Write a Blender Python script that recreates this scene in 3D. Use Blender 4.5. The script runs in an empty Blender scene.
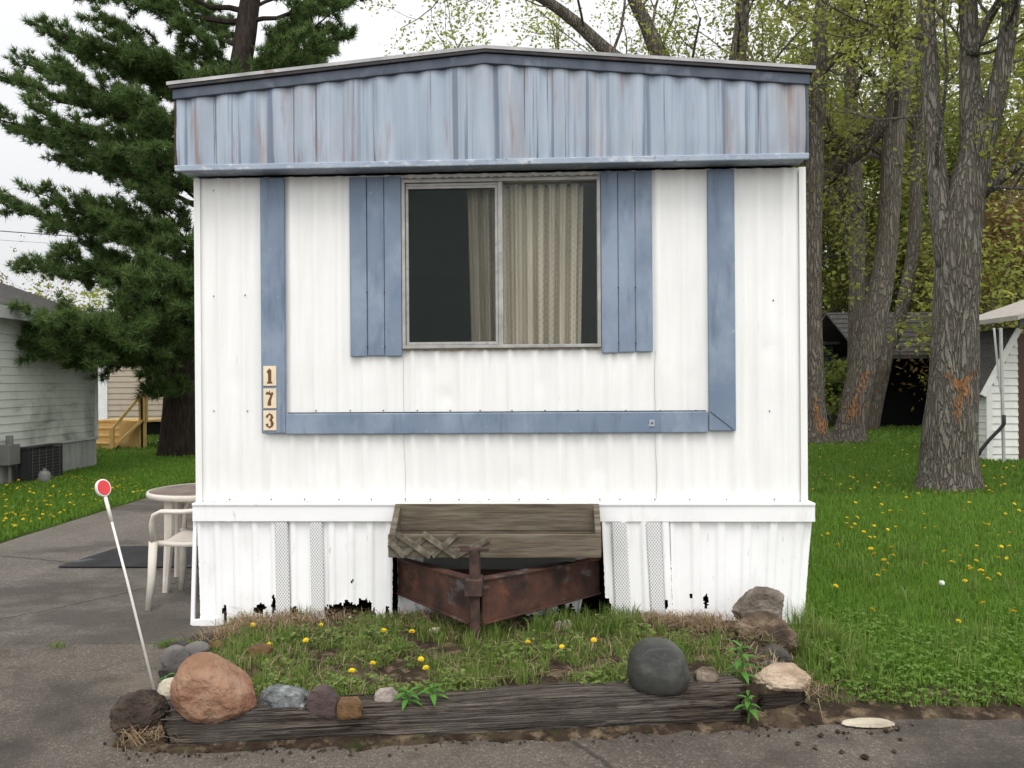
import bpy, bmesh, math, random
import numpy as np
from mathutils import Vector, Matrix, noise as mnoise

S = bpy.context.scene
COL = S.collection
R = math.radians
PI = math.pi
FPX = 770.0
CAMZ = 1.45
ROLL = R(-0.4)

# ------------------------------------------------------------------ camera
cd = bpy.data.cameras.new('camera')
cam = bpy.data.objects.new('camera', cd)
COL.objects.link(cam)
CR = Matrix.Rotation(PI / 2, 3, 'X') @ Matrix.Rotation(ROLL, 3, 'Z')
cam.matrix_world = Matrix.Translation((0, 0, CAMZ)) @ CR.to_4x4()
cd.sensor_width = 36
cd.lens = FPX / 1024 * 36
cd.clip_end = 2000
cd.clip_start = 0.05
S.camera = cam

def ray(px, py):
    d = CR @ Vector(((px - 512) / FPX, (384 - py) / FPX, -1))
    return d / d.y
def at(px, py, Y):
    return Vector((0, 0, CAMZ)) + ray(px, py) * Y
def gnd(px, py, z=0.0):
    d = ray(px, py)
    return Vector((0, 0, CAMZ)) + d * ((z - CAMZ) / d.z)

# the front face of the mobile home: its own frame
HC = at(500, 384, 4.64); HC.z = 0
HROT = R(-2.5)
HM = Matrix.Translation(HC) @ Matrix.Rotation(HROT, 4, 'Z')
HMI = HM.inverted()
def fl(px, py, off=0.0):
    """photo measurement -> (x, z) on the home's front plane, off metres proud of the wall"""
    o = HMI @ Vector((0, 0, CAMZ)); d = HMI.to_3x3() @ ray(px, py)
    t = (-off - o.y) / d.y
    p = o + d * t
    return p.x, p.z

# ------------------------------------------------------------------ mesh helpers
class MB:
    def __init__(s): s.v = []; s.f = []
    def box(s, x0, x1, y0, y1, z0, z1):
        b = len(s.v)
        s.v += [(x0,y0,z0),(x1,y0,z0),(x1,y1,z0),(x0,y1,z0),(x0,y0,z1),(x1,y0,z1),(x1,y1,z1),(x0,y1,z1)]
        s.f += [(b,b+3,b+2,b+1),(b+4,b+5,b+6,b+7),(b,b+1,b+5,b+4),(b+1,b+2,b+6,b+5),(b+2,b+3,b+7,b+6),(b+3,b,b+4,b+7)]
        return s
    def hexa(s, pts):
        b = len(s.v); s.v += [tuple(p) for p in pts]
        s.f += [(b,b+3,b+2,b+1),(b+4,b+5,b+6,b+7),(b,b+1,b+5,b+4),(b+1,b+2,b+6,b+5),(b+2,b+3,b+7,b+6),(b+3,b,b+4,b+7)]
        return s
    def bar(s, a, b, w, t, up=(0,0,1)):
        a = Vector(a); b = Vector(b); d = (b-a).normalized(); up = Vector(up)
        x = d.cross(up)
        if x.length < 1e-4: x = d.cross(Vector((0,1,0)))
        x.normalize(); y = x.cross(d)
        P = []
        for c in (a, b):
            for sx, sy in ((-1,-1),(1,-1),(1,1),(-1,1)):
                P.append(c + x*sx*w/2 + y*sy*t/2)
        return s.hexa(P)
    def tube(s, pts, rad, n=8, cap=True, flat=None, jit=0, rng=None):
        pts = [Vector(p) for p in pts]; m = len(pts)
        if not hasattr(rad, '__len__'): rad = [rad]*m
        b0 = len(s.v); ref = None
        for i, p in enumerate(pts):
            d = (pts[min(i+1,m-1)] - pts[max(i-1,0)])
            if d.length < 1e-6: d = Vector((0,0,1))
            d.normalize()
            if ref is None:
                ref = d.orthogonal().normalized()
            x = (ref - d*ref.dot(d))
            if x.length < 1e-4: x = d.orthogonal()
            x.normalize(); ref = x; y = d.cross(x)
            for k in range(n):
                a = 2*PI*k/n
                r = rad[i] * (1 + (rng.uniform(-jit, jit) if jit else 0))
                q = (x*math.cos(a) + y*math.sin(a))*r
                if flat: q = Vector((q.x*flat[0], q.y*flat[1], q.z*flat[2]))
                s.v.append(tuple(p+q))
        for i in range(m-1):
            for k in range(n):
                a = b0+i*n+k; c = b0+i*n+(k+1)%n
                s.f.append((a, c, c+n, a+n))
        if cap:
            s.f.append(tuple(b0+k for k in range(n))[::-1])
            s.f.append(tuple(b0+(m-1)*n+k for k in range(n)))
        return s
    def grid(s, rows):
        """rows: list of lists of points"""
        b = len(s.v); nc = len(rows[0])
        for r in rows: s.v += [tuple(p) for p in r]
        for i in range(len(rows)-1):
            for j in range(nc-1):
                a = b+i*nc+j
                s.f.append((a, a+1, a+nc+1, a+nc))
        return s
    def poly(s, pts):
        b = len(s.v); s.v += [tuple(p) for p in pts]; s.f.append(tuple(range(b, b+len(pts)))); return s
    def prism_y(s, pts, y0, y1):
        """outline (x,z) pushed from y0 to y1"""
        b = len(s.v); n = len(pts)
        s.v += [(x,y0,z) for x,z in pts] + [(x,y1,z) for x,z in pts]
        s.f.append(tuple(range(b,b+n))); s.f.append(tuple(range(b+2*n-1,b+n-1,-1)))
        for i in range(n):
            j=(i+1)%n; s.f.append((b+i,b+n+i,b+n+j,b+j))
        return s
    def disc(s, c, r, n=10, z=0):
        return s
    def build(s, name, mat, parent=None, smooth=False, bevel=0.0, loc=None):
        me = bpy.data.meshes.new(name); me.from_pydata(s.v, [], s.f); me.update()
        return link(name, me, mat, parent, smooth, bevel, loc)

def link(name, me, mat, parent=None, smooth=False, bevel=0, loc=None):
    o = bpy.data.objects.new(name, me); COL.objects.link(o)
    if mat: me.materials.append(mat)
    if smooth: me.polygons.foreach_set('use_smooth', [True]*len(me.polygons))
    if parent: o.parent = parent
    if loc is not None: o.location = loc
    if bevel:
        m = o.modifiers.new('bevel', 'BEVEL'); m.width = bevel; m.segments = 2; m.limit_method = 'ANGLE'; m.angle_limit = R(40)
    return o

def npmesh(name, V, F, mat, parent=None, smooth=False):
    V = np.asarray(V, np.float32).reshape(-1,3); F = np.asarray(F, np.int32); k = F.shape[1]
    me = bpy.data.meshes.new(name)
    me.vertices.add(len(V)); me.vertices.foreach_set('co', V.ravel())
    me.loops.add(F.size); me.loops.foreach_set('vertex_index', F.ravel())
    me.polygons.add(len(F)); me.polygons.foreach_set('loop_start', np.arange(0, F.size, k, dtype=np.int32))
    me.polygons.foreach_set('loop_total', np.full(len(F), k, np.int32))
    me.update(calc_edges=True); me.validate()
    return link(name, me, mat, parent, smooth)

def tag(o, label=None, cat=None, group=None, kind=None):
    if label: o['label'] = label
    if cat: o['category'] = cat
    if group: o['group'] = group
    if kind: o['kind'] = kind
    return o
def empty(name, loc=(0,0,0), rz=0.0, label=None, cat=None, group=None):
    o = bpy.data.objects.new(name, None); COL.objects.link(o)
    o.location = loc; o.rotation_euler = (0,0,rz); o.empty_display_size = 0.1
    return tag(o, label, cat, group)
def copy_tree(o, parent=None):
    c = o.copy(); COL.objects.link(c); c.parent = parent
    for ch in [x for x in o.children]: copy_tree(ch, c)
    return c

# ------------------------------------------------------------------ materials
def new_mat(name, rough=0.6, spec=0.3, metal=0.0):
    m = bpy.data.materials.new(name); m.use_nodes = True
    nt = m.node_tree; b = nt.nodes['Principled BSDF']
    b.inputs['Roughness'].default_value = rough
    b.inputs['Specular IOR Level'].default_value = spec
    b.inputs['Metallic'].default_value = metal
    return m, nt, b
def N(nt, t, **kw):
    n = nt.nodes.new(t)
    for k, v in kw.items(): setattr(n, k, v)
    return n
def vec(nt, stretch=(1,1,1), offs=(0,0,0), coord='Object'):
    tc = N(nt, 'ShaderNodeTexCoord'); mp = N(nt, 'ShaderNodeMapping')
    mp.inputs['Scale'].default_value = stretch; mp.inputs['Location'].default_value = offs
    nt.links.new(tc.outputs[coord], mp.inputs['Vector']); return mp.outputs['Vector']
def noise_n(nt, scale, stretch=(1,1,1), detail=5, rough=.55, offs=(0,0,0), dist=0):
    n = N(nt, 'ShaderNodeTexNoise'); n.inputs['Scale'].default_value = scale
    n.inputs['Detail'].default_value = detail; n.inputs['Roughness'].default_value = rough
    n.inputs['Distortion'].default_value = dist
    nt.links.new(vec(nt, stretch, offs), n.inputs['Vector']); return n.outputs['Fac']
def ramp_n(nt, fac, stops):
    r = N(nt, 'ShaderNodeValToRGB'); e = r.color_ramp.elements
    while len(e) < len(stops): e.new(0.5)
    for el, (p, c) in zip(e, stops): el.position = p; el.color = (*c, 1)
    nt.links.new(fac, r.inputs['Fac']); return r.outputs['Color']
def mix_n(nt, fac, a, b):
    m = N(nt, 'ShaderNodeMix', data_type='RGBA')
    for s, v in ((0, fac), (6, a), (7, b)):
        if isinstance(v, (int, float)): m.inputs[s].default_value = v
        elif isinstance(v, tuple): m.inputs[s].default_value = (*v, 1)
        else: nt.links.new(v, m.inputs[s])
    return m.outputs[2]
def rng_n(nt, v, lo, hi, a=0., b=1.):
    m = N(nt, 'ShaderNodeMapRange'); m.clamp = True
    nt.links.new(v, m.inputs[0])
    for i, x in enumerate((lo, hi, a, b)): m.inputs[i+1].default_value = x
    return m.outputs[0]
def bump_n(nt, bsdf, h, strength, dist=0.01):
    b = N(nt, 'ShaderNodeBump'); b.inputs['Strength'].default_value = strength; b.inputs['Distance'].default_value = dist
    nt.links.new(h, b.inputs['Height']); nt.links.new(b.outputs[0], bsdf.inputs['Normal'])
_k = [0]
def layered(name, stops, scale=5, stretch=(1,1,1), detail=6, rough=.7, spec=.25, layers=(), bump=0, bscale=40, bstretch=(1,1,1), bdist=.01, metal=0):
    """noise ramp, then layers (colour, scale, stretch, lo, hi, amount) over it"""
    m, nt, b = new_mat(name, rough, spec, metal)
    _k[0] += 1; o = _k[0]*3.7
    c = ramp_n(nt, noise_n(nt, scale, stretch, detail, offs=(o,o,o)), stops)
    for i, (lc, sc, st, lo, hi, am) in enumerate(layers):
        f = rng_n(nt, noise_n(nt, sc, st, 6, .6, offs=(o+i*5.1,o-i*2.3,i*9.7)), lo, hi, 0, am)
        c = mix_n(nt, f, c, lc)
    nt.links.new(c, b.inputs['Base Color'])
    if bump: bump_n(nt, b, noise_n(nt, bscale, bstretch, 6, .6), bump, bdist)
    return m
def plain(name, c, rough=.5, spec=.3, var=.12, scale=8, metal=0, bump=0, bscale=60):
    return layered(name, [(.3, tuple(x*(1-var) for x in c)), (.7, tuple(min(1,x*(1+var)) for x in c))], scale, rough=rough, spec=spec, metal=metal, bump=bump, bscale=bscale)
def leafmat(name, c1, c2, c3, trans=.4, rough=.5):
    m, nt, b = new_mat(name, rough, .25)
    g = N(nt, 'ShaderNodeNewGeometry')
    c = ramp_n(nt, g.outputs['Random Per Island'], [(0, c1), (.5, c2), (1, c3)])
    nt.links.new(c, b.inputs['Base Color'])
    t = N(nt, 'ShaderNodeBsdfTranslucent'); nt.links.new(c, t.inputs['Color'])
    mx = N(nt, 'ShaderNodeMixShader'); mx.inputs[0].default_value = trans
    out = nt.nodes['Material Output']
    nt.links.new(b.outputs[0], mx.inputs[1]); nt.links.new(t.outputs[0], mx.inputs[2]); nt.links.new(mx.outputs[0], out.inputs['Surface'])
    return m

V1 = (1,1,1)
M = {}
M['white'] = layered('white_painted_metal', [(.3,(.77,.77,.75)),(.7,(.84,.84,.82))], 3, (6,1,.5), rough=.38, spec=.35,
    layers=[((.58,.56,.49), 2.4, (6,1,.3), .54,.70,.25), ((.42,.30,.18), 5, (9,1,.35), .66,.73,.45), ((.42,.33,.22), 60, (1,1,.4), .70,.76,.5), ((.66,.65,.61), 1.4, (1,1,1), .48,.68,.25)], bump=.12, bscale=3.5, bdist=.02)
M['vinyl'] = layered('white_vinyl_skirt', [(.3,(.80,.80,.80)),(.7,(.86,.86,.86))], 3, rough=.35, spec=.35,
    layers=[((.55,.50,.42), 5, (2,1,.5), .56,.74,.35), ((.36,.28,.19), 14, (2,1,.4), .65,.72,.5), ((.5,.5,.48), 60, V1,.68,.74,.4)], bump=.05, bscale=4)
M['fascia'] = layered('weathered_blue_fascia', [(.25,(.265,.32,.395)),(.5,(.32,.378,.455)),(.75,(.385,.44,.515))], 2.2, (6,1,.5), rough=.5, spec=.3,
    layers=[((.29,.255,.24), 1.3, (3.2,1,.5), .50,.68,.6), ((.47,.50,.54), 1.6, (7,1,.5), .50,.68,.45), ((.115,.145,.20), 1.1, (9,1,.13), .565,.60,.8), ((.17,.20,.26), 1.5, (14,1,.2), .55,.63,.55), ((.26,.165,.13), 2.4, (5,1,.5), .57,.68,.7), ((.09,.10,.13), 3.1, (13,1,.10), .63,.655,.9)],
    bump=.1, bscale=30, bstretch=(3,1,.4))
M['blue'] = layered('slate_blue_paint', [(.3,(.14,.19,.265)),(.7,(.20,.25,.33))], 3, rough=.5, spec=.3,
    layers=[((.30,.36,.44), 3.2, (1,1,.7), .48,.64,.5), ((.50,.51,.50), 34, V1, .69,.72,.6), ((.075,.10,.15), 5, (3,1,.5), .53,.68,.45)], bump=.06, bscale=40)
M['bluechip'] = layered('chipped_blue_lip', [(.3,(.25,.30,.38)),(.7,(.36,.41,.48))], 4, rough=.55,
    layers=[((.58,.60,.62), 14, (1,1,2), .53,.64,.6), ((.10,.12,.15), 18, (1,1,1), .62,.70,.7)])
M['drip'] = layered('dark_blue_roof_edge', [(.3,(.05,.062,.085)),(.7,(.10,.118,.15))], 4, (2,1,1), rough=.5, layers=[((.25,.29,.35), 6, V1, .55,.7,.5)])
M['roofmetal'] = layered('grey_roof_metal', [(.3,(.28,.28,.28)),(.7,(.5,.5,.5))], 6, rough=.5, layers=[((.25,.17,.12), 8, V1, .6,.7,.6)])
M['alu'] = layered('dull_aluminium', [(.3,(.27,.265,.25)),(.7,(.42,.41,.39))], 12, rough=.5, metal=.25, layers=[((.16,.13,.10), 25, V1, .6,.7,.5)])
M['dark'] = plain('dark_interior', (.02,.021,.02), .9, .05)
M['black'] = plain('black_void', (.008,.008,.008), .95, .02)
M['screwm'] = plain('rusty_screw', (.10,.07,.05), .7)
M['rust'] = layered('rusty_steel', [(.28,(.032,.020,.017)),(.5,(.068,.034,.026)),(.72,(.11,.050,.034))], 7, rough=.75, spec=.2,
    layers=[((.17,.065,.03), 9, V1, .57,.7,.7), ((.13,.135,.135), 5, (1,1,2), .60,.68,.7), ((.018,.015,.014), 5, V1, .52,.68,.8)], bump=.3, bscale=60)
M['rustdark'] = layered('dark_rust', [(.3,(.03,.022,.02)),(.7,(.09,.05,.04))], 20, rough=.85, bump=.4, bscale=50)
M['black2'] = layered('dark_gutter', [(.3,(.025,.024,.027)),(.7,(.055,.05,.052))], 9, rough=.6, layers=[((.12,.07,.05),8,V1,.6,.7,.6)])
M['planter'] = layered('weathered_grey_wood', [(.28,(.060,.047,.033)),(.5,(.115,.094,.068)),(.72,(.185,.155,.115))], 3, (1.2,14,14), rough=.85, spec=.15,
    layers=[((.22,.20,.16), 4, (.6,9,9), .5,.7,.5), ((.06,.05,.035), 5, (.5,20,20), .58,.66,.6), ((.12,.14,.08), 5, V1, .55,.75,.35)], bump=.35, bscale=8, bstretch=(1,18,18))
M['lattice'] = layered('grey_lattice_wood', [(.28,(.055,.045,.033)),(.5,(.12,.105,.08)),(.72,(.21,.19,.15))], 6, (4,4,4), rough=.9, spec=.1, bump=.3, bscale=30)
M['curtain'] = None
M['asphalt'] = None

# road / driveway
def asphalt(name, c1, c2, spec_c, spk, patches):
    m, nt, b = new_mat(name, .85, .2)
    c = ramp_n(nt, noise_n(nt, 1.3, V1, 8, .65), [(.3,c1),(.7,c2)])
    v = N(nt, 'ShaderNodeTexVoronoi'); v.inputs['Scale'].default_value = 110
    nt.links.new(vec(nt), v.inputs['Vector'])
    w = N(nt, 'ShaderNodeTexWhiteNoise'); nt.links.new(v.outputs['Position'], w.inputs['Vector'])
    f1 = rng_n(nt, w.outputs['Value'], .72, .95); f2 = rng_n(nt, v.outputs['Distance'], .36, .18)
    mm = N(nt, 'ShaderNodeMath', operation='MULTIPLY'); nt.links.new(f1, mm.inputs[0]); nt.links.new(f2, mm.inputs[1])
    m2 = N(nt, 'ShaderNodeMath', operation='MULTIPLY'); m2.inputs[1].default_value = spk; nt.links.new(mm.outputs[0], m2.inputs[0])
    c = mix_n(nt, m2.outputs[0], c, spec_c)
    fine = noise_n(nt, 130, V1, 4, .75)
    c = mix_n(nt, rng_n(nt, fine, .42, .62, 0, .75), c, tuple(x*.38 for x in c1))
    c = mix_n(nt, rng_n(nt, noise_n(nt, 48, V1, 4, .7, offs=(3,9,1)), .52, .70, 0, .5), c, tuple(min(.5,x*1.9) for x in c2))
    for (pc, sc, lo, hi, am, st) in patches:
        c = mix_n(nt, rng_n(nt, noise_n(nt, sc, st, 5, .6, offs=(7.3,1.1,0)), lo, hi, 0, am), c, pc)
    # cracks
    vc = N(nt, 'ShaderNodeTexVoronoi', feature='DISTANCE_TO_EDGE'); vc.inputs['Scale'].default_value = .30
    nd = N(nt, 'ShaderNodeTexNoise'); nd.inputs['Scale'].default_value = 3; nd.inputs['Detail'].default_value = 6
    vv = vec(nt); nt.links.new(vv, nd.inputs['Vector'])
    mv = N(nt, 'ShaderNodeMix', data_type='VECTOR'); mv.inputs[0].default_value = .16
    nt.links.new(vv, mv.inputs[4]); nt.links.new(nd.outputs['Color'], mv.inputs[5]); nt.links.new(mv.outputs[1], vc.inputs['Vector'])
    c = mix_n(nt, rng_n(nt, vc.outputs['Distance'], .0015, .0045, .6, 0), c, (.02,.018,.015))
    nt.links.new(c, b.inputs['Base Color'])
    nt.links.new(rng_n(nt, noise_n(nt, .9, V1, 5, .6, offs=(7.3,1.1,0)), .45,.65, .8,.6), b.inputs['Roughness'])
    bump_n(nt, b, fine, .9, .010)
    return m
M['asphalt'] = asphalt('wet_asphalt', (.105,.089,.073), (.18,.154,.129), (.46,.42,.36), 1.0,
    [((.034,.029,.026), .9, .46, .60, .75, V1), ((.19,.155,.12), 2.1, .54, .72, .5, V1), ((.05,.043,.036), 7, .52,.66,.4,V1)])
M['drive'] = asphalt('old_driveway', (.135,.120,.104), (.205,.184,.160), (.33,.30,.26), .35,
    [((.062,.054,.047), .55, .48, .58, .75, (1,1.6,1)), ((.22,.20,.175), 1.5, .6, .75, .4, V1)])

M['soil'] = layered('garden_soil', [(.28,(.018,.012,.008)),(.5,(.042,.029,.020)),(.72,(.095,.068,.046))], 9, rough=.95, spec=.1,
    layers=[((.24,.18,.115), 14, V1, .52,.66,.6), ((.05,.07,.022), 5, V1, .55,.7,.5)], bump=.9, bscale=35, bdist=.03)
M['lawnsoil'] = layered('lawn_turf', [(.3,(.035,.055,.012)),(.7,(.065,.095,.022))], 4, rough=.95, spec=.05,
    layers=[((.06,.045,.03), 7, V1, .64,.74,.5)], bump=.8, bscale=40, bdist=.03)
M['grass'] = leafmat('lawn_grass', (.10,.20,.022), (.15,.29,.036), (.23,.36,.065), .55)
M['grass_dark'] = leafmat('lawn_grass_shade_tone', (.08,.165,.018), (.12,.23,.028), (.18,.28,.05), .55)  # darker copy of the lawn grass, tree shade put into the colour
M['bedgrass'] = leafmat('bed_grass', (.10,.18,.028), (.16,.25,.05), (.27,.31,.10), .5)
M['straw'] = leafmat('dry_straw', (.17,.11,.06), (.28,.20,.12), (.40,.31,.20), .2, .8)
M['clover'] = leafmat('clover_leaf', (.10,.19,.028), (.145,.245,.042), (.19,.29,.06), .45)
M['weed'] = leafmat('weed_leaf', (.07,.20,.03), (.10,.25,.04), (.13,.28,.05), .35)
M['yellow'] = leafmat('dandelion_yellow', (.75,.50,.01), (.80,.58,.015), (.80,.62,.03), .2)
M['stem'] = plain('dandelion_stem', (.12,.22,.05), .6)
M['needle'] = leafmat('pine_needles', (.045,.085,.025), (.085,.145,.042), (.16,.23,.065), .45, .6)
M['needle_dry'] = leafmat('pine_inner_needles', (.010,.025,.011), (.018,.040,.015), (.03,.055,.02), .2, .6)
M['pinebark'] = layered('pine_bark', [(.3,(.022,.017,.014)),(.7,(.06,.048,.04))], 6, (3,3,.7), rough=.95, spec=.05, bump=.8, bscale=8, bstretch=(3,3,.6), bdist=.04)
def barkmat(name, deep, mid, high, lich, sc=6.5, zs=.22, am=.6):
    m, nt, b = new_mat(name, .95, .06)
    v = vec(nt, (1,1,zs)); nd = N(nt,'ShaderNodeTexNoise'); nd.inputs['Scale'].default_value=5; nd.inputs['Detail'].default_value=5
    nt.links.new(v, nd.inputs['Vector'])
    mv = N(nt,'ShaderNodeMix',data_type='VECTOR'); mv.inputs[0].default_value=.24
    nt.links.new(v, mv.inputs[4]); nt.links.new(nd.outputs['Color'], mv.inputs[5])
    vo = N(nt,'ShaderNodeTexVoronoi',feature='DISTANCE_TO_EDGE'); vo.inputs['Scale'].default_value=sc*2.0
    nt.links.new(mv.outputs[1], vo.inputs['Vector'])
    vo2 = N(nt,'ShaderNodeTexVoronoi'); vo2.inputs['Scale'].default_value=sc*2.0; nt.links.new(mv.outputs[1], vo2.inputs['Vector'])
    c = ramp_n(nt, noise_n(nt, 9, (2,2,.8), 8, .65), [(.3,mid),(.7,high)])
    c = mix_n(nt, rng_n(nt, noise_n(nt, 2.6, V1, 6, .65, offs=(4,2,1)), .50, .66, 0, am), c, lich)
    c = mix_n(nt, rng_n(nt, noise_n(nt, 14, (2,2,.6), 5, .7, offs=(1,7,2)), .5, .68, 0, .55), c, mid)
    e = rng_n(nt, vo.outputs['Distance'], .0, .20)
    c = mix_n(nt, rng_n(nt, vo.outputs['Distance'], .0, .22, .8, 0), c, deep)
    nt.links.new(c, b.inputs['Base Color'])
    f = noise_n(nt, 30, (1,1,.5), 6, .7)
    a = N(nt,'ShaderNodeMath',operation='MULTIPLY_ADD'); nt.links.new(f, a.inputs[0]); a.inputs[1].default_value=.7; nt.links.new(e, a.inputs[2])
    bump_n(nt, b, a.outputs[0], 1.0, .035)
    return m
M['bark'] = barkmat('grey_tree_bark', (.11,.097,.082), (.16,.143,.12), (.23,.21,.18), (.28,.285,.23), 14, .16, .5)
M['bark2'] = barkmat('brown_tree_bark', (.10,.086,.07), (.14,.12,.098), (.20,.177,.146), (.23,.225,.175), 11, .16, .45)
M['scar'] = layered('orange_bark_scar', [(.3,(.13,.075,.04)),(.7,(.34,.155,.06))], 14, (1,1,.4), rough=.9, bump=.7, bscale=25)
M['leafY'] = leafmat('spring_leaf_yellow_green', (.21,.24,.045), (.30,.33,.065), (.40,.42,.10), .6)
M['leafO'] = leafmat('spring_leaf_olive', (.17,.185,.04), (.24,.25,.06), (.33,.33,.09), .55)
M['leafG'] = leafmat('spring_leaf_green', (.10,.14,.03), (.16,.20,.045), (.23,.27,.065), .55)
M['leafR'] = leafmat('spring_leaf_rust', (.15,.10,.035), (.20,.13,.045), (.22,.18,.06), .45)
M['timber'] = layered('weathered_rail_timber', [(.28,(.022,.016,.012)),(.45,(.06,.047,.037)),(.56,(.115,.093,.074)),(.7,(.20,.17,.14))], 4, (.45,26,26), detail=10, rough=.92, spec=.12,
    layers=[((.012,.009,.008), 3, (.35,30,34), .54,.58,.9), ((.13,.115,.095), 4, (1.2,60,60), .54,.62,.5), ((.25,.22,.19), 3, (.6,18,20), .56,.66,.6), ((.055,.038,.025), 2.2, V1, .5,.66,.45), ((.16,.15,.14), 1.6, V1, .5,.66,.35)], bump=1.0, bscale=6, bstretch=(.6,34,34), bdist=.02)

# ------------------------------------------------------------------ world, sun
SUN_EL, SUN_AZ = R(62), R(172)      # azimuth clockwise from +Y (behind the photographer)
w = bpy.data.worlds.new('World'); S.world = w; w.use_nodes = True
nt = w.node_tree; bg = nt.nodes['Background']
sk = N(nt, 'ShaderNodeTexSky', sky_type='NISHITA'); sk.sun_disc = False
sk.sun_elevation = SUN_EL; sk.sun_rotation = SUN_AZ; sk.dust_density = 4; sk.air_density = 1
sund = Vector((math.sin(SUN_AZ)*math.cos(SUN_EL), math.cos(SUN_AZ)*math.cos(SUN_EL), math.sin(SUN_EL)))
tc = N(nt, 'ShaderNodeTexCoord')
dt = N(nt, 'ShaderNodeVectorMath', operation='DOT_PRODUCT'); dt.inputs[1].default_value = sund
nt.links.new(tc.outputs['Generated'], dt.inputs[0])
cn = N(nt, 'ShaderNodeTexNoise'); cn.inputs['Scale'].default_value = 2.2; cn.inputs['Detail'].default_value = 5
nt.links.new(tc.outputs['Generated'], cn.inputs['Vector'])
cl = rng_n(nt, dt.outputs['Value'], -.35, .9, 5.5, 12.6)
cm = N(nt, 'ShaderNodeMath', operation='MULTIPLY'); nt.links.new(cl, cm.inputs[0]); nt.links.new(rng_n(nt, cn.outputs['Fac'], .3,.7,.93,1.06), cm.inputs[1])
vs = N(nt, 'ShaderNodeVectorMath', operation='SCALE'); vs.inputs[0].default_value = (.985,.99,1.0); nt.links.new(cm.outputs[0], vs.inputs['Scale'])
mixs = mix_n(nt, .93, sk.outputs['Color'], vs.outputs[0])
nt.links.new(mixs, bg.inputs['Color']); bg.inputs['Strength'].default_value = .11
sl = bpy.data.lights.new('sun', 'SUN'); sl.energy = 1.2; sl.angle = R(30); sl.color = (1,.97,.92)
so = bpy.data.objects.new('sun', sl); COL.objects.link(so)
so.rotation_euler = (-sund).to_track_quat('-Z','Y').to_euler()
S.view_settings.view_transform = 'Standard'; S.view_settings.look = 'None'
S.view_settings.exposure = .50; S.view_settings.gamma = 1; S.view_settings.use_curve_mapping = False

# ------------------------------------------------------------------ terrain
LOGA = Vector((-1.40, 3.07, 0)); LOGB = Vector((.96, 3.25, 0))
def ylog(x): return LOGA.y + (x-LOGA.x)*(LOGB.y-LOGA.y)/(LOGB.x-LOGA.x) + .08
def yface(x): return HC.y - math.tan(-HROT)*(x-HC.x)
def smooth(t): t = max(0,min(1,t)); return t*t*(3-2*t)
def bedt(x, y): return (y-ylog(x))/(yface(x)-ylog(x))
def bed_xl(t): return -1.40-.42*t
def bed_xr(t): return 1.36+.30*t
def nz(x, y, s, k=0): return mnoise.noise(Vector((x*s, y*s, k)))
def hbed(x, y):
    t = bedt(x, y)
    e = min(smooth((x-bed_xl(t))/.18), smooth((bed_xr(t)-x)/.25), smooth((t+.04)/.04))
    h = (.122+.012*x)*(1-t)+.045*t + .012*nz(x,y,6)+.008*nz(x,y,17,3)
    h += .07*math.exp(-((x-1.28)**2+(y-3.95)**2)/.05)
    return h*e - .02*(1-e)
def lawn_edge(x): return 3.42+.05*nz(x,0,2.2)+.03*nz(x,0,7)
def hlawn(x, y): return .035*smooth((y-lawn_edge(x))/.25)+.012*nz(x,y,1.5)*smooth((y-lawn_edge(x))/.5)
def lawn_xl(y): return 1.5 if y < 4.7 else 1.2
DRL = -4.75
def terrain(x, y):
    t = bedt(x, y)
    if -.05 <= t <= 1.1 and bed_xl(t) < x < bed_xr(t): return max(0, hbed(x, y))
    if x > lawn_xl(y) and y > lawn_edge(x): return max(0, hlawn(x, y))
    if x < DRL: return .02
    return .004
def drop(px, py):
    d = ray(px, py); p = Vector((0,0,CAMZ)); t = 1.5
    while t < 80:
        q = p + d*t
        if q.z <= terrain(q.x, q.y): return q
        t += .01 if t < 8 else .05
    return p+d*80

MB().poly([(-400,-60,-.02),(400,-60,-.02),(400,700,-.02),(-400,700,-.02)]).build('ground', M['lawnsoil'])['kind'] = 'structure'
road = MB()
xs = [-60,-20,-8]+list(np.arange(-6,6.01,.25))+[8,20,60]
road.grid([[(x,-20,0) for x in xs],[(x,(4.4 if x<-1.0 else 3.6),0) for x in xs]])
tag(road.build('road', M['asphalt']), kind='structure')
dr = MB(); ys = list(np.arange(4.23, 30, .4))
rows = []
for y in ys:
    xl = DRL + .06*nz(0,y,1.3) + .03*nz(3,y,5)
    if y > 14: xl -= (y-14)*.1
    if y < 6.8: xl = min(xl, DRL-(6.8-y)*6)
    rows.append([(xl+(-.5-xl)*k/14, y, (-.003 if y<4.3 else .006)+.004*nz(xl+k*.3,y,.8)) for k in range(15)])
tag(dr.grid(rows).build('driveway', M['drive'], smooth=True), kind='structure')
# soil bed
rows = []
for i in range(61):
    t = -.06+1.2*i/60; row = []
    for j in range(121):
        a = bed_xl(t)-.06; b = bed_xr(t)+.06; x = a+(b-a)*j/120
        y = ylog(x)+t*(yface(x)-ylog(x)); row.append((x,y,hbed(x,y)))
    rows.append(row)
tag(MB().grid(rows).build('flower_bed_soil', M['soil'], smooth=True), kind='structure')
rows=[]
for k in range(9):
    f=k/8
    rows.append([(x, ylog(x)-.03-(1-f)*smooth((x+1.66)/.3)*smooth((1.56-x)/.4)*(.10+.06*nz(x,2,2.5)+.05*nz(x,4,9)), (-.008 if k==0 else .007+.018*f+.010*nz(x,k*.4,11))) for x in np.arange(-1.62,1.5,.03)])
tag(MB().grid(rows).build('earth_strip', M['soil'], smooth=True), kind='structure')
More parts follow.
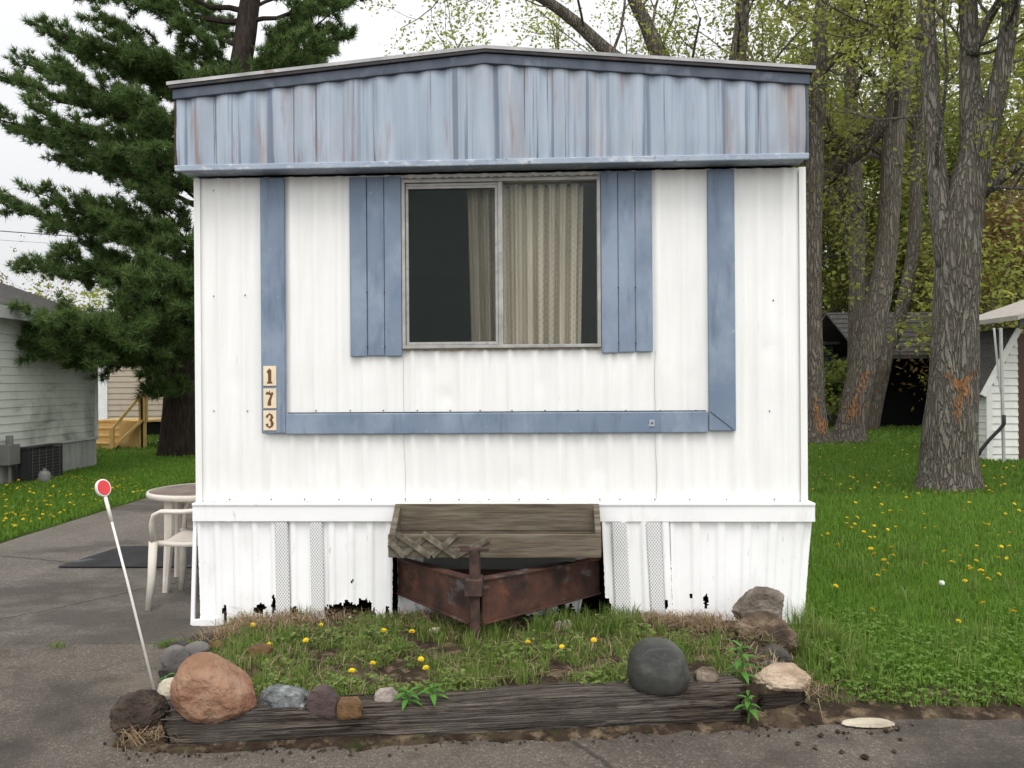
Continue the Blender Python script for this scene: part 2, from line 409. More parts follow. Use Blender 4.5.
# right lawn surface and its bare earth edge
rows = []
xs = list(np.arange(1.35,6,.08))+list(np.arange(6,40,1.0))
for dy in [-.02,.02,.06,.1,.15,.2,.26,.35,.5,.7,1,1.4,2,3,4.5,7,10,14,20,30,45,70]:
    rows.append([(x, lawn_edge(x)+dy, (-.012 if dy<0 else hlawn(x,lawn_edge(x)+dy))) for x in xs])
tag(MB().grid(rows).build('lawn', M['lawnsoil'], smooth=True), kind='structure')
rows = []
for k in range(9):
    rows.append([(x, lawn_edge(x)-.13-.05*nz(x,1,3)-.05*smooth((2.2-x)/.8)+k*.04, (-.012 if k==0 else .006+.012*max(0,nz(x,k*.3,9))+.004*k)) for x in np.arange(.98,7,.05)])
tag(MB().grid(rows).build('bare_earth_edge', M['soil'], smooth=True), kind='structure')
rows = []
for y in list(np.arange(6.2,16,.3))+[18,22,30,45,70]:
    e = DRL+.08*nz(0,y,1.3)+.05*nz(3,y,5)
    if y>14: e -= (y-14)*.1
    if y < 6.9: e -= (6.9-y)*6
    rows.append([(e-dx, y, (-.01 if dx==0 else .012+.012*nz(e-dx,y,1))) for dx in (0,.05,.15,.4,1,2,4,9,30)])
tag(MB().grid(rows).build('side_lawn', M['lawnsoil'], smooth=True), kind='structure')
pth = MB(); a=gnd(100,440); 
pth.box(-14,-4.5,19.2,20.4,-.01,.03); tag(pth.build('path', plain('pale_concrete',(.30,.28,.25),.9)), kind='structure')

# ------------------------------------------------------------------ the mobile home
HL = 13.5
home = empty('mobile_home', HC, HROT, 'white single-wide mobile home with blue shutters, blue trim and the number 173', 'mobile home')
XL = fl(197.3,330)[0]; XR = fl(804.5,330)[0]
ZB = fl(500,502)[1]; ZT = 2.72
wx0, wz0 = fl(404,348); wx1, wz1 = fl(599,178)
def rib(x, period=.148, depth=.011):
    u = ((x-XL)/period) % 1.0
    a = abs(u-.5)*2                      # 1 at the seam, 0 in mid pan
    s = smooth((a-.62)/.3)
    k = math.sin(((x-XL)/period)*PI*2*2)*.0026
    return -depth*s + k + .004*nz(x*1.3, .5, 1.0)
DENTS=[(*fl(445,397,.0),.05,.012),(*fl(430,372,.0),.04,.008),(*fl(540,385,0),.06,.007),(*fl(320,465,0),.07,.008),(*fl(600,470,0),.06,.009),(*fl(690,380,0),.05,.007),(*fl(236,380,0),.05,.006),(*fl(770,350,0),.06,.007),(*fl(520,478,0),.04,.007)]
def dent(x,z):
    return sum(a*.5*math.exp(-((x-cx)**2+(z-cz)**2)/(r*r))*(1+.6*nz(x,z,20)) for cx,cz,r,a in DENTS)
def front_wall():
    mb = MB()
    xs = sorted(set([round(x,4) for x in np.arange(XL, XR, .0125)] + [round(v,4) for v in (wx0,wx1,XR)]))
    zs = sorted(set([round(z,4) for z in np.arange(ZB, ZT, .03)] + [round(v,4) for v in (wz0,wz1,ZT)]))
    idx = {}
    for i,x in enumerate(xs):
        for j,z in enumerate(zs):
            idx[i,j] = len(mb.v)
            mb.v.append((x, rib(x)+.004*nz(x*1.5,z*1.2,1.7,2)+dent(x,z), z))
    for i in range(len(xs)-1):
        for j in range(len(zs)-1):
            cx=(xs[i]+xs[i+1])/2; cz=(zs[j]+zs[j+1])/2
            if wx0<cx<wx1 and wz0<cz<wz1: continue
            mb.f.append((idx[i,j],idx[i+1,j],idx[i+1,j+1],idx[i,j+1]))
    return mb
front_wall().build('front_wall', M['white'], home, smooth=True)
def side_wall(x, sgn):
    rows = []
    ys = np.arange(.0, HL, .02)
    for z in (ZB, ZT):
        rows.append([(x+sgn*rib(y+XL)*-1, y, z) for y in ys])
    return MB().grid(rows)
side_wall(XL,-1).build('side_wall', M['white'], home, smooth=True)
side_wall(XR,1).build('side_wall', M['white'], home, smooth=True)
MB().box(XL,XR,HL,HL+.04,ZB,ZT).build('rear_wall', M['white'], home)
fb = MB(); fb.box(XL+.02,XR-.02,.09,HL-.01,ZB-.12,ZB-.02); fb.build('floor', M['dark'], home)
il = MB()                                   # lining of the dark front room
il.box(XL+.04,XL+.06,.10,4.,ZB,ZT-.02).box(XR-.06,XR-.04,.10,4.,ZB,ZT-.02).box(XL+.06,XR-.06,3.9,3.94,ZB,ZT-.02).box(XL+.06,XR-.06,.10,3.9,ZT-.06,ZT-.03)
il.box(XL+.06,XR-.06,.10,3.9,ZB-.015,ZB-.005)
il.build('room_lining', M['dark'], home)
# corner trims
MB().box(XL-.006,XL+.028,-.014,-.009,ZB,ZT).box(XL-.010,XL-.006,-.014,.03,ZB,ZT).build('corner_trim', M['white'], home)
MB().box(XR-.03,XR+.004,-.014,-.010,ZB,ZT).box(XR+.004,XR+.009,-.014,.03,ZB,ZT).build('corner_trim', M['white'], home)
for sx in (fl(404.5,400)[0], fl(655,400)[0]):
    pts=[(sx+.012*nz(0,z,3)+.0035*math.sin(z*9),-.0135,z) for z in np.linspace(ZB+.02,wz0-.03,14)]
    MB().tube(pts,.0016,4,flat=(1,.4,1)).build('panel_seam', plain('seam_grime',(.35,.30,.24),.8), home)

# roof, overhang, fascia
OFF = .15
bl = fl(176,172,OFF); br = fl(808,160,OFF); tl = fl(176,100,OFF); tr = fl(808,84,OFF); pk = fl(492,64,OFF)
ztop = (tl[1]+tr[1])/2; zbot = (bl[1]+br[1])/2
FX0, FX1 = bl[0], br[0]; PX = (FX0+FX1)/2; ZP = pk[1]
def gable(x): return ZP - (ZP-ztop)*abs(x-PX)/(FX1-PX)
def fwave(x):
    u=((x-FX0)/.152)%1
    return -.019*(.5+.5*math.cos(2*PI*u))**.6 + .003*nz(x,1,2)
xs = np.arange(FX0+.012, FX1-.011, .0095)
rows=[]
for k in range(7):
    rows.append([(x, -OFF+fwave(x)*(1 if k>0 else .5)+.003*nz(x*2,k*.5,1.5), zbot+.035+(gable(x)-.004-zbot-.035)*k/6) for x in xs])
MB().grid(rows).build('fascia', M['fascia'], home, smooth=True)
MB().prism_y([(FX0,zbot),(FX1,zbot),(FX1,zbot+.036),(FX0,zbot+.036)], -OFF-.022, -OFF+.004).build('fascia_lip', M['bluechip'], home, bevel=.005)
MB().box(FX0,FX0+.014,-OFF-.018,-OFF-.002,zbot+.037,gable(FX0)).build('fascia_end_trim', M['rustdark'], home)
MB().box(FX1-.014,FX1,-OFF-.018,-OFF-.002,zbot+.037,gable(FX1)).build('fascia_end_trim', M['drip'], home)
MB().box(FX0+.005,FX1-.005,-OFF+.005,.0,zbot+.012,zbot+.03).build('soffit', M['bluechip'], home)
MB().box(FX0+.003,FX0+.02,-OFF+.005,HL,zbot+.032,ztop-.003).build('side_fascia', M['fascia'], home)
MB().box(FX1-.02,FX1-.003,-OFF+.005,HL,zbot+.032,ztop-.003).build('side_fascia', M['fascia'], home)
def gstrip(z0,z1,y0,y1,ex):
    a=FX0-ex; b=FX1+ex
    return MB().prism_y([(a,gable(FX0)+z0-.004),(PX,ZP+z0),(b,gable(FX1)+z0-.004),(b,gable(FX1)+z1-.004),(PX,ZP+z1),(a,gable(FX0)+z1-.004)], y0, y1)
gstrip(-.006,.052,-OFF-.030,-OFF+.02,.004).build('roof_edge_trim', M['drip'], home, bevel=.004)
gstrip(.053,.072,-OFF-.044,-OFF+.03,.02).build('drip_edge', M['black2'], home, bevel=.003)
rf = gstrip(.073,.092,-OFF-.048,HL+.1,.032).build('roof', M['roofmetal'], home)
gstrip(-.002,.07,-OFF+.032,HL+.05,.0).build('roof_deck', M['drip'], home)

# window
wf = MB()
def frame_ring(mb,x0,x1,z0,z1,t,y0,y1):
    mb.box(x0,x1,y0,y1,z0,z0+t).box(x0,x1,y0,y1,z1-t,z1).box(x0,x0+t,y0,y1,z0+t,z1-t).box(x1-t,x1,y0,y1,z0+t,z1-t)
frame_ring(wf, wx0-.004, wx1+.004, wz0-.006, wz1+.004, .020, -.032, .05)
win = wf.build('window_frame', M['alu'], home, bevel=.002)
mxx = fl(501,300)[0]
MB().box(mxx-.014,mxx+.014,-.024,.03,wz0+.014,wz1-.016).build('mullion', M['alu'], win, bevel=.002)
sf = MB(); frame_ring(sf, wx0+.018, mxx-.015, wz0+.016, wz1-.034, .017, -.018, .008); sf.box(wx0+.018,mxx-.015,-.016,.0,wz1-.033,wz1-.018)
sf.build('sash', M['alu'], win, bevel=.002)
# glass
gm, nt, b = new_mat('window_glass', .05, .5)
tr_ = N(nt,'ShaderNodeBsdfTransparent'); tr_.inputs[0].default_value=(.96,.96,.94,1)
gl_ = N(nt,'ShaderNodeBsdfGlossy'); gl_.inputs['Roughness'].default_value=.06; gl_.inputs['Color'].default_value=(.8,.9,.88,1)
fr = N(nt,'ShaderNodeFresnel'); fr.inputs['IOR'].default_value=1.45
mx=N(nt,'ShaderNodeMixShader'); nt.links.new(rng_n(nt,fr.outputs[0],0,1,.0,.42),mx.inputs[0]); nt.links.new(tr_.outputs[0],mx.inputs[1]); nt.links.new(gl_.outputs[0],mx.inputs[2])
nt.links.new(mx.outputs[0], nt.nodes['Material Output'].inputs['Surface']); M['glass']=gm
sm, nt, b = new_mat('insect_screen', .8, .1); b.inputs['Base Color'].default_value=(.02,.028,.026,1)
tr_=N(nt,'ShaderNodeBsdfTransparent'); mx=N(nt,'ShaderNodeMixShader'); mx.inputs[0].default_value=.16
nt.links.new(tr_.outputs[0],mx.inputs[1]); nt.links.new(b.outputs[0],mx.inputs[2]); nt.links.new(mx.outputs[0], nt.nodes['Material Output'].inputs['Surface']); M['screen']=sm
MB().box(wx0+.034,mxx-.031,.0,.003,wz0+.032,wz1-.05).build('pane', M['glass'], win)
MB().box(mxx+.014,wx1-.017,.010,.013,wz0+.014,wz1-.016).build('pane', M['glass'], win)
MB().box(wx0+.034,mxx-.031,-.012,-.011,wz0+.032,wz1-.05).build('insect_screen', M['screen'], win)
# ragged sealant under the window head and sill
rg=random.Random(4); M['seal']=plain('old_sealant',(.22,.19,.14),.9)
for z0_,z1_,sg in ((wz0-.014,wz0-.0065,-1),(wz1+.0045,wz1+.012,1)):
    sl_=MB(); rows=[[],[]]
    for k in range(67):
        x=wx0+(wx1-wx0)*k/66; e=.007*abs(math.sin(k*1.9))*(k%3>0)
        rows[0].append((x,-.020,z0_-(e if sg<0 else 0))); rows[1].append((x,-.020,z1_+(e if sg>0 else 0)))
    sl_.grid(rows).build('sealant', M['seal'], win)
# shutters
def shutter(pa, pb, pt, pbm, tilt):
    x0=fl(pa,260)[0]; x1=fl(pb,260)[0]; zt=fl((pa+pb)/2,pt)[1]; zb=fl((pa+pb)/2,pbm)[1]
    mb=MB(); W=(x1-x0)/3
    for k in range(3):
        y=-.030 if k!=1 else -.023
        mb.box(x0+k*W+.002,x0+(k+1)*W-.002,y,-.008,zb+(.004 if k==1 else 0)+(.006 if k==2 else 0)*tilt,zt)
    o=mb.build('shutter', M['blue'], home, bevel=.004)
    for z in (zb+.06,zb+(zt-zb)*.36):
        for k in (1,2):
            MB().tube([(x0+k*W,-.034,z),(x0+k*W,-.02,z)],.0035,6).build('screw', M['screwm'], o)
shutter(350.5,402.5,178,356.5,0); shutter(600.5,652,172,353,1)
# blue trim boards: shallow hollow section
def trim_v(pa,pb,pt,pbm):
    x0=fl(pa,300,.03)[0]; x1=fl(pb,300,.03)[0]; zt=ZT-.01; zb=fl(pa,pbm,.03)[1]
    mb=MB(); mb.hexa([(x0,-.012,zb),(x1,-.012,zb),(x1,-.008,zb),(x0,-.008,zb),(x0,-.012,zt),(x1,-.012,zt),(x1,-.008,zt),(x0,-.008,zt)])
    o=MB(); o.prism_y([(x0,zb),(x1,zb),(x1,zt),(x0,zt)],-.040,-.013); return o.build('trim_board', M['blue'], home, bevel=.006)
trim_v(261,285,176,433.5); trim_v(708,735,168,431)
x0=fl(285.5,420,.03)[0]+.0; x1=fl(708,420,.03)[0]-.0; z1=fl(500,412.5,.03)[1]; z0=fl(500,433.5,.03)[1]
MB().prism_y([(x0+.002,z0),(x1-.002,z0),(x1-.002,z1),(x0+.002,z1)],-.038,-.013).build('trim_board', M['blue'], home, bevel=.006)
MB().box(x0+.01,x1-.01,-.0235,-.012,z1+.0005,z1+.006).build('trim_gap', M['dark'], home)
mx0=fl(733,431,.04)
MB().bar((x1+.01,-.0415,z1),(mx0[0],-.0415,mx0[1]+.01),.003,.002,up=(0,1,0)).build('mitre_joint', M['dark'], home)
px_,pz_=fl(652,423,.04)
MB().box(px_-.016,px_+.016,-.0425,-.040,pz_-.02,pz_+.02).build('patch_plate', plain('patch_grey',(.33,.36,.40),.6), home)
MB().tube([(px_,-.046,pz_),(px_,-.0424,pz_)],.006,8).build('screw', M['screwm'], home)

# house number 173
cream=plain('cream_plaque',(.72,.60,.44),.5); brown=plain('brown_numeral',(.13,.065,.025),.5)
def numeral(ch, pyc):
    cx,cz=fl(270,pyc,.042); w=.040; h=.060
    pl=MB().prism_y([(cx-w,cz-h),(cx+w,cz-h),(cx+w,cz+h),(cx-w,cz+h)],-.047,-.0405).build('number_plaque', cream, home, bevel=.002)
    st={'1':[([(0,-.66),(0,.62)],[.17,.17]),([(-.34,.34),(-.05,.60)],[.08,.15]),([(-.36,-.68),(.36,-.68)],[.09,.09]),([(0,.62),(0,.80)],[.06,.03])],
        '7':[([(-.42,.40),(-.34,.58),(-.12,.52),(.14,.42),(.44,.60)],[.10,.14,.13,.12,.10]),([(.42,.58),(.20,.20),(.02,-.15),(-.04,-.45),(-.05,-.70)],[.08,.11,.14,.18,.19]),([(0,.55),(0,.8)],[.06,.03])],
        '3':[([(-.36,.30),(-.30,.52),(-.05,.64),(.22,.56),(.32,.34),(.20,.12),(-.02,.04)],[.15,.10,.08,.11,.16,.12,.07]),
             ([(-.02,.04),(.24,-.06),(.38,-.32),(.24,-.58),(-.06,-.68),(-.32,-.54),(-.38,-.32)],[.07,.12,.17,.12,.08,.10,.16]),([(0,.62),(0,.8)],[.06,.03]),([(0,-.66),(0,-.82)],[.06,.03])]}[ch]
    mb=MB()
    for pts,rad in st:
        mb.tube([(cx+p[0]*w*1.12,-.0478,cz+p[1]*h) for p in pts],[r*w*1.5 for r in rad],10,flat=(1,.10,1))
    mb.build('numeral',brown,pl)
numeral('1',376); numeral('7',398.5); numeral('3',420.5)

# screws in the siding
sc0=None
for px,py in [(k,499.5) for k in (229,271,304,339,371,405,430,459,489,519,548,600,620,655,690,727,775)]+[(k,410.5) for k in (316,350,383,417,450,480,512,545,578,626,660,696)]+[(213,411),(247,411),(213,296),(245,295),(770,411),(774,300),(213,190),(651,260),(652,288)]:
    x,z=fl(px,py,.012)
    if sc0 is None:
        sc0=MB().tube([(0,-.003,0),(0,.004,0)],[.003,.0045],6).build('screw', M['screwm'], home)
        s=sc0
    else:
        s=sc0.copy(); COL.objects.link(s); s.parent=home
    s.location=(x,rib(x)-.005,z)

# belt trim over the skirting
x0=fl(192.5,510,.05)[0]; x1=fl(815,510,.05)[0]; z1=fl(500,503,.05)[1]; z0=fl(500,521.5,.05)[1]
bt=MB().box(x0,x1,-.052,-.012,z0,z1-.014); bt.box(x0,x1,-.060,-.012,z1-.0135,z1)
bt.box(x0+.002,x1-.002,-.0525,-.050,z0+.02,z0+.0225)
bt.box(x0,x0+.03,-.012,.3,z0,z1); bt.box(x1-.03,x1,-.012,.3,z0,z1)
bt.build('belt_trim', M['vinyl'], home, bevel=.004)

# skirting: corrugated sheet panels with torn lower edges (real holes)
vm, nt, b = new_mat('vented_vinyl', .4, .3)
tcv=N(nt,'ShaderNodeTexCoord'); sx=N(nt,'ShaderNodeSeparateXYZ'); nt.links.new(tcv.outputs['Object'],sx.inputs[0])
def mth(op,a,b_=None):
    m=N(nt,'ShaderNodeMath',operation=op)
    for i,v in enumerate((a,b_)):
        if v is None: continue
        if isinstance(v,(int,float)): m.inputs[i].default_value=v
        else: nt.links.new(v,m.inputs[i])
    return m.outputs[0]
u=mth('MULTIPLY',sx.outputs['X'],62); v_=mth('MULTIPLY',sx.outputs['Z'],46)
d1=mth('ABSOLUTE',mth('SUBTRACT',mth('FRACT',mth('ADD',u,v_)),.5)); d2=mth('ABSOLUTE',mth('SUBTRACT',mth('FRACT',mth('SUBTRACT',u,v_)),.5))
mxd=mth('MAXIMUM',d1,d2)
nt.links.new(ramp_n(nt,rng_n(nt,mxd,.33,.41),[(0,(.38,.38,.38)),(1,(.84,.84,.84))]),b.inputs['Base Color'])
bump_n(nt,b,mxd,.5,.004); M['vent']=vm
ZSK=z0+.01
def skirt(pxa0,pxa1,pxb0,pxb1,yo,holes,vents,zb,ribs,seed,name='skirt_panel'):
    """pxa0/pxa1 left edge at top/bottom, pxb0/pxb1 right edge at top/bottom (photo measures on the face)"""
    rg=random.Random(seed)
    a0=fl(pxa0,523,.02)[0]; a1=fl(pxa1,615,.02)[0]; b0=fl(pxb0,523,.02)[0]; b1=fl(pxb1,615,.02)[0]
    n=int((b0-a0)/.0085); m=int((ZSK-zb)/.0085)
    mb=MB(); mv={}; 
    def prof(s):
        x=a0+(b0-a0)*s; u=((x-a0)/ribs)%1
        return -.014*smooth((abs(u-.5)*2-.55)/.22)
    V=[]
    for j in range(m+1):
        t=j/m; z=ZSK+(zb-ZSK)*t
        for i in range(n+1):
            s=i/n; xa=a0+(a1-a0)*t; xb=b0+(b1-b0)*t
            x=xa+(xb-xa)*s
            V.append((x+rg.uniform(-.0018,.0018)*(t>.4), yo+prof(s)+.006*nz(x*2,z*2,1.6,seed)-.02*t*t, z+rg.uniform(-.0018,.0018)*(t>.4)))
    F=[]
    vf=[]
    for j in range(m):
        for i in range(n):
            q=(j*(n+1)+i,j*(n+1)+i+1,(j+1)*(n+1)+i+1,(j+1)*(n+1)+i)
            c=V[q[0]]; skip=False
            for (hx,hz,rx,rz,k) in holes:
                e=((c[0]-hx)/rx)**2+((c[2]-hz)/rz)**2
                nn=mnoise.noise(Vector((c[0]*38,c[2]*24,k)))+.5*mnoise.noise(Vector((c[0]*95,c[2]*60,k+3)))
                if e<1+1.1*nn: skip=True
            if skip: continue
            F.append(q[::-1])
    mb.v=V; mb.f=[tuple(reversed(f)) for f in F]
    o=mb.build(name, M['vinyl'], home, smooth=True)
    for (va0,va1,vb0,vb1) in vents:
        rows=[]
        for j in range(13):
            t=j/12; z=ZSK-.012+(zb-ZSK+.012)*t; 
            xa=fl(va0,523,.03)[0]*(1-t)+fl(va1,615,.03)[0]*t; xb=fl(vb0,523,.03)[0]*(1-t)+fl(vb1,615,.03)[0]*t
            zz=z if t<1 else z+.02
            rows.append([(xa,yo-.016-.02*t*t,zz),(xa+.006,yo-.024-.02*t*t,zz),((xa+xb)/2,yo-.025-.02*t*t,zz),(xb-.006,yo-.024-.02*t*t,zz),(xb,yo-.016-.02*t*t,zz)])
        MB().grid(rows).build('vent_strip', M['vent'], o)
    return o
def H(px,py,rx,rz,k): x,z=fl(px,py,.03); return (x,z,rx/166,rz/166,k)
skirt(198,203,393,393,-.022,
      [H(225,612,2.0,9,1),H(260,607,5,5,2),H(274,604,2.5,8,3),H(293,612,5,7,4),H(345,609,20,8,5),H(364,612,11,13,6),H(330,612,9,5,7),H(387,612,2.5,7,8),H(203,624,3,4,9),H(316,580,1,3,10),H(352,580,1,2.2,11)],
      [(275,278,288,292),(310,313,323,326)], .0, .118, 1)
skirt(394,396,470,470,-.010+.09,[H(425,625,7,9,12),H(440,617,5,8,13),H(448,625,3,7,14)],[],.0,.10,2)
skirt(500,502,601,578,-.006+.09,[H(548,628,9,9,15),H(562,612,4,12,16),H(570,622,6,14,17),H(530,632,9,6,18)],[],.0,.10,3)
skirt(601.5,606,669,672,-.036,[H(606,606,4,10,19),H(613,615,7,3.4,20),H(664,602,3,4,21)],[(611,615,626,631),(645,651,660,665)],.0,.125,4)
skirt(669.5,672,812,802.5,-.024,[H(705,600,2.2,7,22),H(690,595,1,2,23)],[],.03,.152,5)
# open leaning corner strip left
a=fl(195,523,.03); b_=fl(194.5,634,.03)
MB().hexa([(b_[0]-.012,-.06,.0),(b_[0]+.012,-.06,.0),(b_[0]+.012,-.04,.0),(b_[0]-.012,-.04,.0),(a[0]-.012,-.03,ZSK),(a[0]+.012,-.03,ZSK),(a[0]+.012,-.015,ZSK),(a[0]-.012,-.015,ZSK)]).build('skirt_corner_strip', M['vinyl'], home, bevel=.002)
MB().prism_y([(XL-.012,-.0),(XL+.16,0),(XL+.14,.05),(XL-.012,.04)],-.075,-.055).build('skirt_foot_strip', M['vinyl'], home, bevel=.003)
for sgn,x in ((-1,XL),(1,XR)):
    rows=[]
    ys=np.arange(.03,HL,.04)
    for z in (0,ZSK): rows.append([(x+sgn*(.01 if (int(y/.08)%2) else .0),y,z) for y in ys])
    MB().grid(rows).build('side_skirt', M['vinyl'], home)
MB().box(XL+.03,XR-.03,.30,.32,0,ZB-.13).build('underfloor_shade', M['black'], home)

# tow hitch: A-frame of two channel beams with a jack
hitch=empty('tow_hitch'); hitch.parent=home
def beam(px0,x_tip,sgn):
    bx,bz=fl(px0,560,.0); zt0=fl(px0,560)[1]; zb0=fl(px0,596)[1]
    YT=-.52
    x0=bx; y0=.05; tz1,tz0=None,None
    tipx,tz1=fl(476,578.5,-YT); _,tz0=fl(476,624.5,-YT)
    tip=(tipx+sgn*.035,YT)
    mb=MB()
    d=Vector((tip[0]-x0,tip[1]-y0,0)).normalized(); n=Vector((d.y,-d.x,0)); 
    if n.y>0: n=-n
    inn=-n*.06
    def quad(a,b,z00,z01,z10,z11,th):
        P=[]
        for (p,za,zb) in ((a,z00,z01),(b,z10,z11)):
            pass
        mb.hexa([(a.x,a.y,z00),(b.x,b.y,z10),(b.x+th.x,b.y+th.y,z10),(a.x+th.x,a.y+th.y,z00),(a.x,a.y,z01),(b.x,b.y,z11),(b.x+th.x,b.y+th.y,z11),(a.x+th.x,a.y+th.y,z01)])
    a=Vector((x0,y0,0)); b=Vector((tip[0],tip[1],0))
    quad(a,b,zb0+.012,zt0-.012,tz0+.012,tz1-.012,-n*.012)
    fo=n*.014
    quad(a+fo,b+fo,zt0-.0115,zt0,tz1-.0115,tz1,inn)
    quad(a+fo,b+fo,zb0,zb0+.0115,tz0,tz0+.0115,inn)
    mb.build('beam', M['rust'], hitch, bevel=.002)
    return tipx,tz0,tz1,YT
tipx,tz0,tz1,YT=beam(396,0,-1); beam(600,0,1)
j=MB(); zj=fl(478,597,.56)[1]
jack=empty('jack'); jack.parent=hitch
gz=hbed(*(HM@Vector((tipx,YT-.06,0))).xy)
MB().tube([(tipx,YT-.06,zj+.02),(tipx,YT-.06,fl(478,549,.58)[1])],[.030,.030],12).build('jack_tube', M['rustdark'], jack, smooth=False, bevel=.002)
MB().tube([(tipx,YT-.06,gz-.05),(tipx,YT-.06,zj+.06)],.026,12).build('jack_post', M['rustdark'], jack)
zc=fl(478,550,.58)[1]
MB().box(tipx-.075,tipx+.075,YT-.085,YT-.035,zc-.004,zc+.012).box(tipx-.085,tipx-.03,YT-.075,YT-.045,zc+.012,zc+.022).build('jack_cap', M['rustdark'], jack, bevel=.003)
MB().box(tipx-.052,tipx+.040,YT-.105,YT+.02,fl(478,596,.6)[1],fl(478,579,.6)[1]).box(tipx+.040,tipx+.075,YT-.07,YT-.03,fl(478,592,.6)[1],fl(478,588,.6)[1]).build('coupler', M['rustdark'], hitch, bevel=.006)
MB().box(fl(405,560)[0],fl(590,560)[0],-.02,.01,.30,.36).build('cross_member', M['rust'], hitch, bevel=.003)
MB().box(fl(425,560)[0],fl(575,560)[0],-.06,-.055,fl(500,571,.1)[1],fl(500,558,.1)[1]).build('backing_sheet', plain('dark_grey_sheet',(.10,.105,.09),.7), hitch)

# curtain (hangs inside the window)
cm_, nt, b = new_mat('lace_curtain', .9, .1)
c0=ramp_n(nt, noise_n(nt, 4, (6,1,.4), 4), [(.3,(.50,.45,.37)),(.7,(.64,.59,.50))])
tcv=N(nt,'ShaderNodeTexCoord'); sx=N(nt,'ShaderNodeSeparateXYZ'); nt.links.new(tcv.outputs['Object'],sx.inputs[0])
su=mth('SINE',mth('MULTIPLY',sx.outputs['X'],150)); sv=mth('SINE',mth('MULTIPLY',sx.outputs['Z'],170))
lace=mth('MULTIPLY',rng_n(nt,mth('MULTIPLY',su,sv),.2,.7,0,.32),rng_n(nt,noise_n(nt,7,(1,1,.05),2),.48,.56))
c0=mix_n(nt,lace,c0,(.30,.24,.165)); nt.links.new(c0,b.inputs['Base Color'])
tl_=N(nt,'ShaderNodeBsdfTranslucent'); nt.links.new(c0,tl_.inputs[0]); mx=N(nt,'ShaderNodeMixShader'); mx.inputs[0].default_value=.12
nt.links.new(b.outputs[0],mx.inputs[1]); nt.links.new(tl_.outputs[0],mx.inputs[2]); nt.links.new(mx.outputs[0],nt.nodes['Material Output'].inputs['Surface'])
cur=empty('curtain', HM@Vector((0,.09,0)), HROT, 'cream lace curtain gathered at the middle of the blue-shuttered window','curtain')
ca=fl(471,260,-.09)[0]; cb=fl(584,260,-.09)[0]
rows=[]
for k in range(13):
    t=k/12; z=wz1-.01+(wz0+.012-wz1+.01)*t; row=[]
    for i in range(181):
        s=i/180; x=ca+(cb-ca)*s - .02*(1-s)*(1-t) - .018*s*t*1.2
        y=.034*math.sin(s*58+1.2*math.sin(s*9))*(.6+.4*t)+.010*math.sin(s*131)+.012*nz(s*6,t*1.4,1)
        row.append((x,y,z))
    rows.append(row)
MB().grid(rows).build('drape', cm_, cur, smooth=True)
MB().tube([(wx0+.0,.0,wz1-.004),(wx1,.0,wz1-.004)],.006,8).build('curtain_rod', M['alu'], cur)

# ------------------------------------------------------------------ wooden planter on the hitch
pl=empty('planter_box', HM@Vector((0,0,0)), HROT, 'weathered grey wooden planter box with broken lattice, resting on the rusty hitch','planter')
YB,YF=-.075,-.30
bx0=fl(396,520,-YB)[0]; bx1=fl(599,520,-YB)[0]; bz1=fl(500,503.5,-YB)[1]
fx0=fl(388,545,-YF)[0]; fx1=fl(601,545,-YF)[0]; fz1=fl(500,534.5,-YF)[1]; fz0=fl(500,558,-YF)[1]
mid=fl(500,530,-YB)[1]
MB().box(bx0,bx1,YB-.03,YB,mid,bz1).build('back_board', M['planter'], pl, bevel=.004)
MB().box(bx0,bx1,YB-.03,YB,fz0+.01,mid-.003).build('back_board', M['planter'], pl, bevel=.004)
MB().box(fx0,fx1,YF,YF+.03,fz0,fz1).build('front_board', M['planter'], pl, bevel=.005)
for x in (bx0+.0, bx1-.035):
    MB().hexa([(x,YF+.031,fz0),(x+.035,YF+.031,fz0),(x+.035,YB-.031,fz0),(x,YB-.031,fz0),(x,YF+.031,fz1+.01),(x+.035,YF+.031,fz1+.01),(x+.035,YB-.031,bz1-.004),(x,YB-.031,bz1-.004)]).build('end_board', M['planter'], pl, bevel=.004)
MB().box(bx0+.036,bx1-.036,YF+.031,YB-.031,fz0+.004,fz0+.024).build('bottom_board', M['planter'], pl)
MB().box(bx0+.036,bx1-.036,YF+.032,YB-.032,fz0+.025,fz1-.03).build('potting_soil', M['soil'], pl)
def strip(pa,pb,lay):
    xa,za=fl(*pa,-YF); xb,zb=fl(*pb,-YF)
    MB().bar((xa,YF-.006-lay*.010,za),(xb,YF-.006-lay*.010,zb),.009,.036,up=(0,0,1) if False else (0,1,0)).build('lattice_strip', M['planter'], pl, bevel=.002)
def strip(pa,pb,lay):
    xa,za=fl(*pa,-YF); xb,zb=fl(*pb,-YF); d=Vector((xb-xa,0,zb-za)).normalized(); n=Vector((-d.z,0,d.x))*.017
    y1=YF-.001-lay*.0095; y0=y1-.009
    A=Vector((xa,0,za)); B=Vector((xb,0,zb)); P=[]
    MB().hexa([(*(A-n).xz,0),(0,0,0)] and [((A-n).x,y0,(A-n).z),((B-n).x,y0,(B-n).z),((B-n).x,y1,(B-n).z),((A-n).x,y1,(A-n).z),((A+n).x,y0,(A+n).z),((B+n).x,y0,(B+n).z),((B+n).x,y1,(B+n).z),((A+n).x,y1,(A+n).z)]).build('lattice_strip', M['lattice'], pl, bevel=.002)
for a,b_ in (((399,533),(390,548)),((428,535),(402,556)),((457,534),(432,556)),((489,539),(455,556))): strip(a,b_,0)
for a,b_ in (((390,541),(405,556)),((397,533),(431,556)),((423,533),(457,556))): strip(a,b_,1)

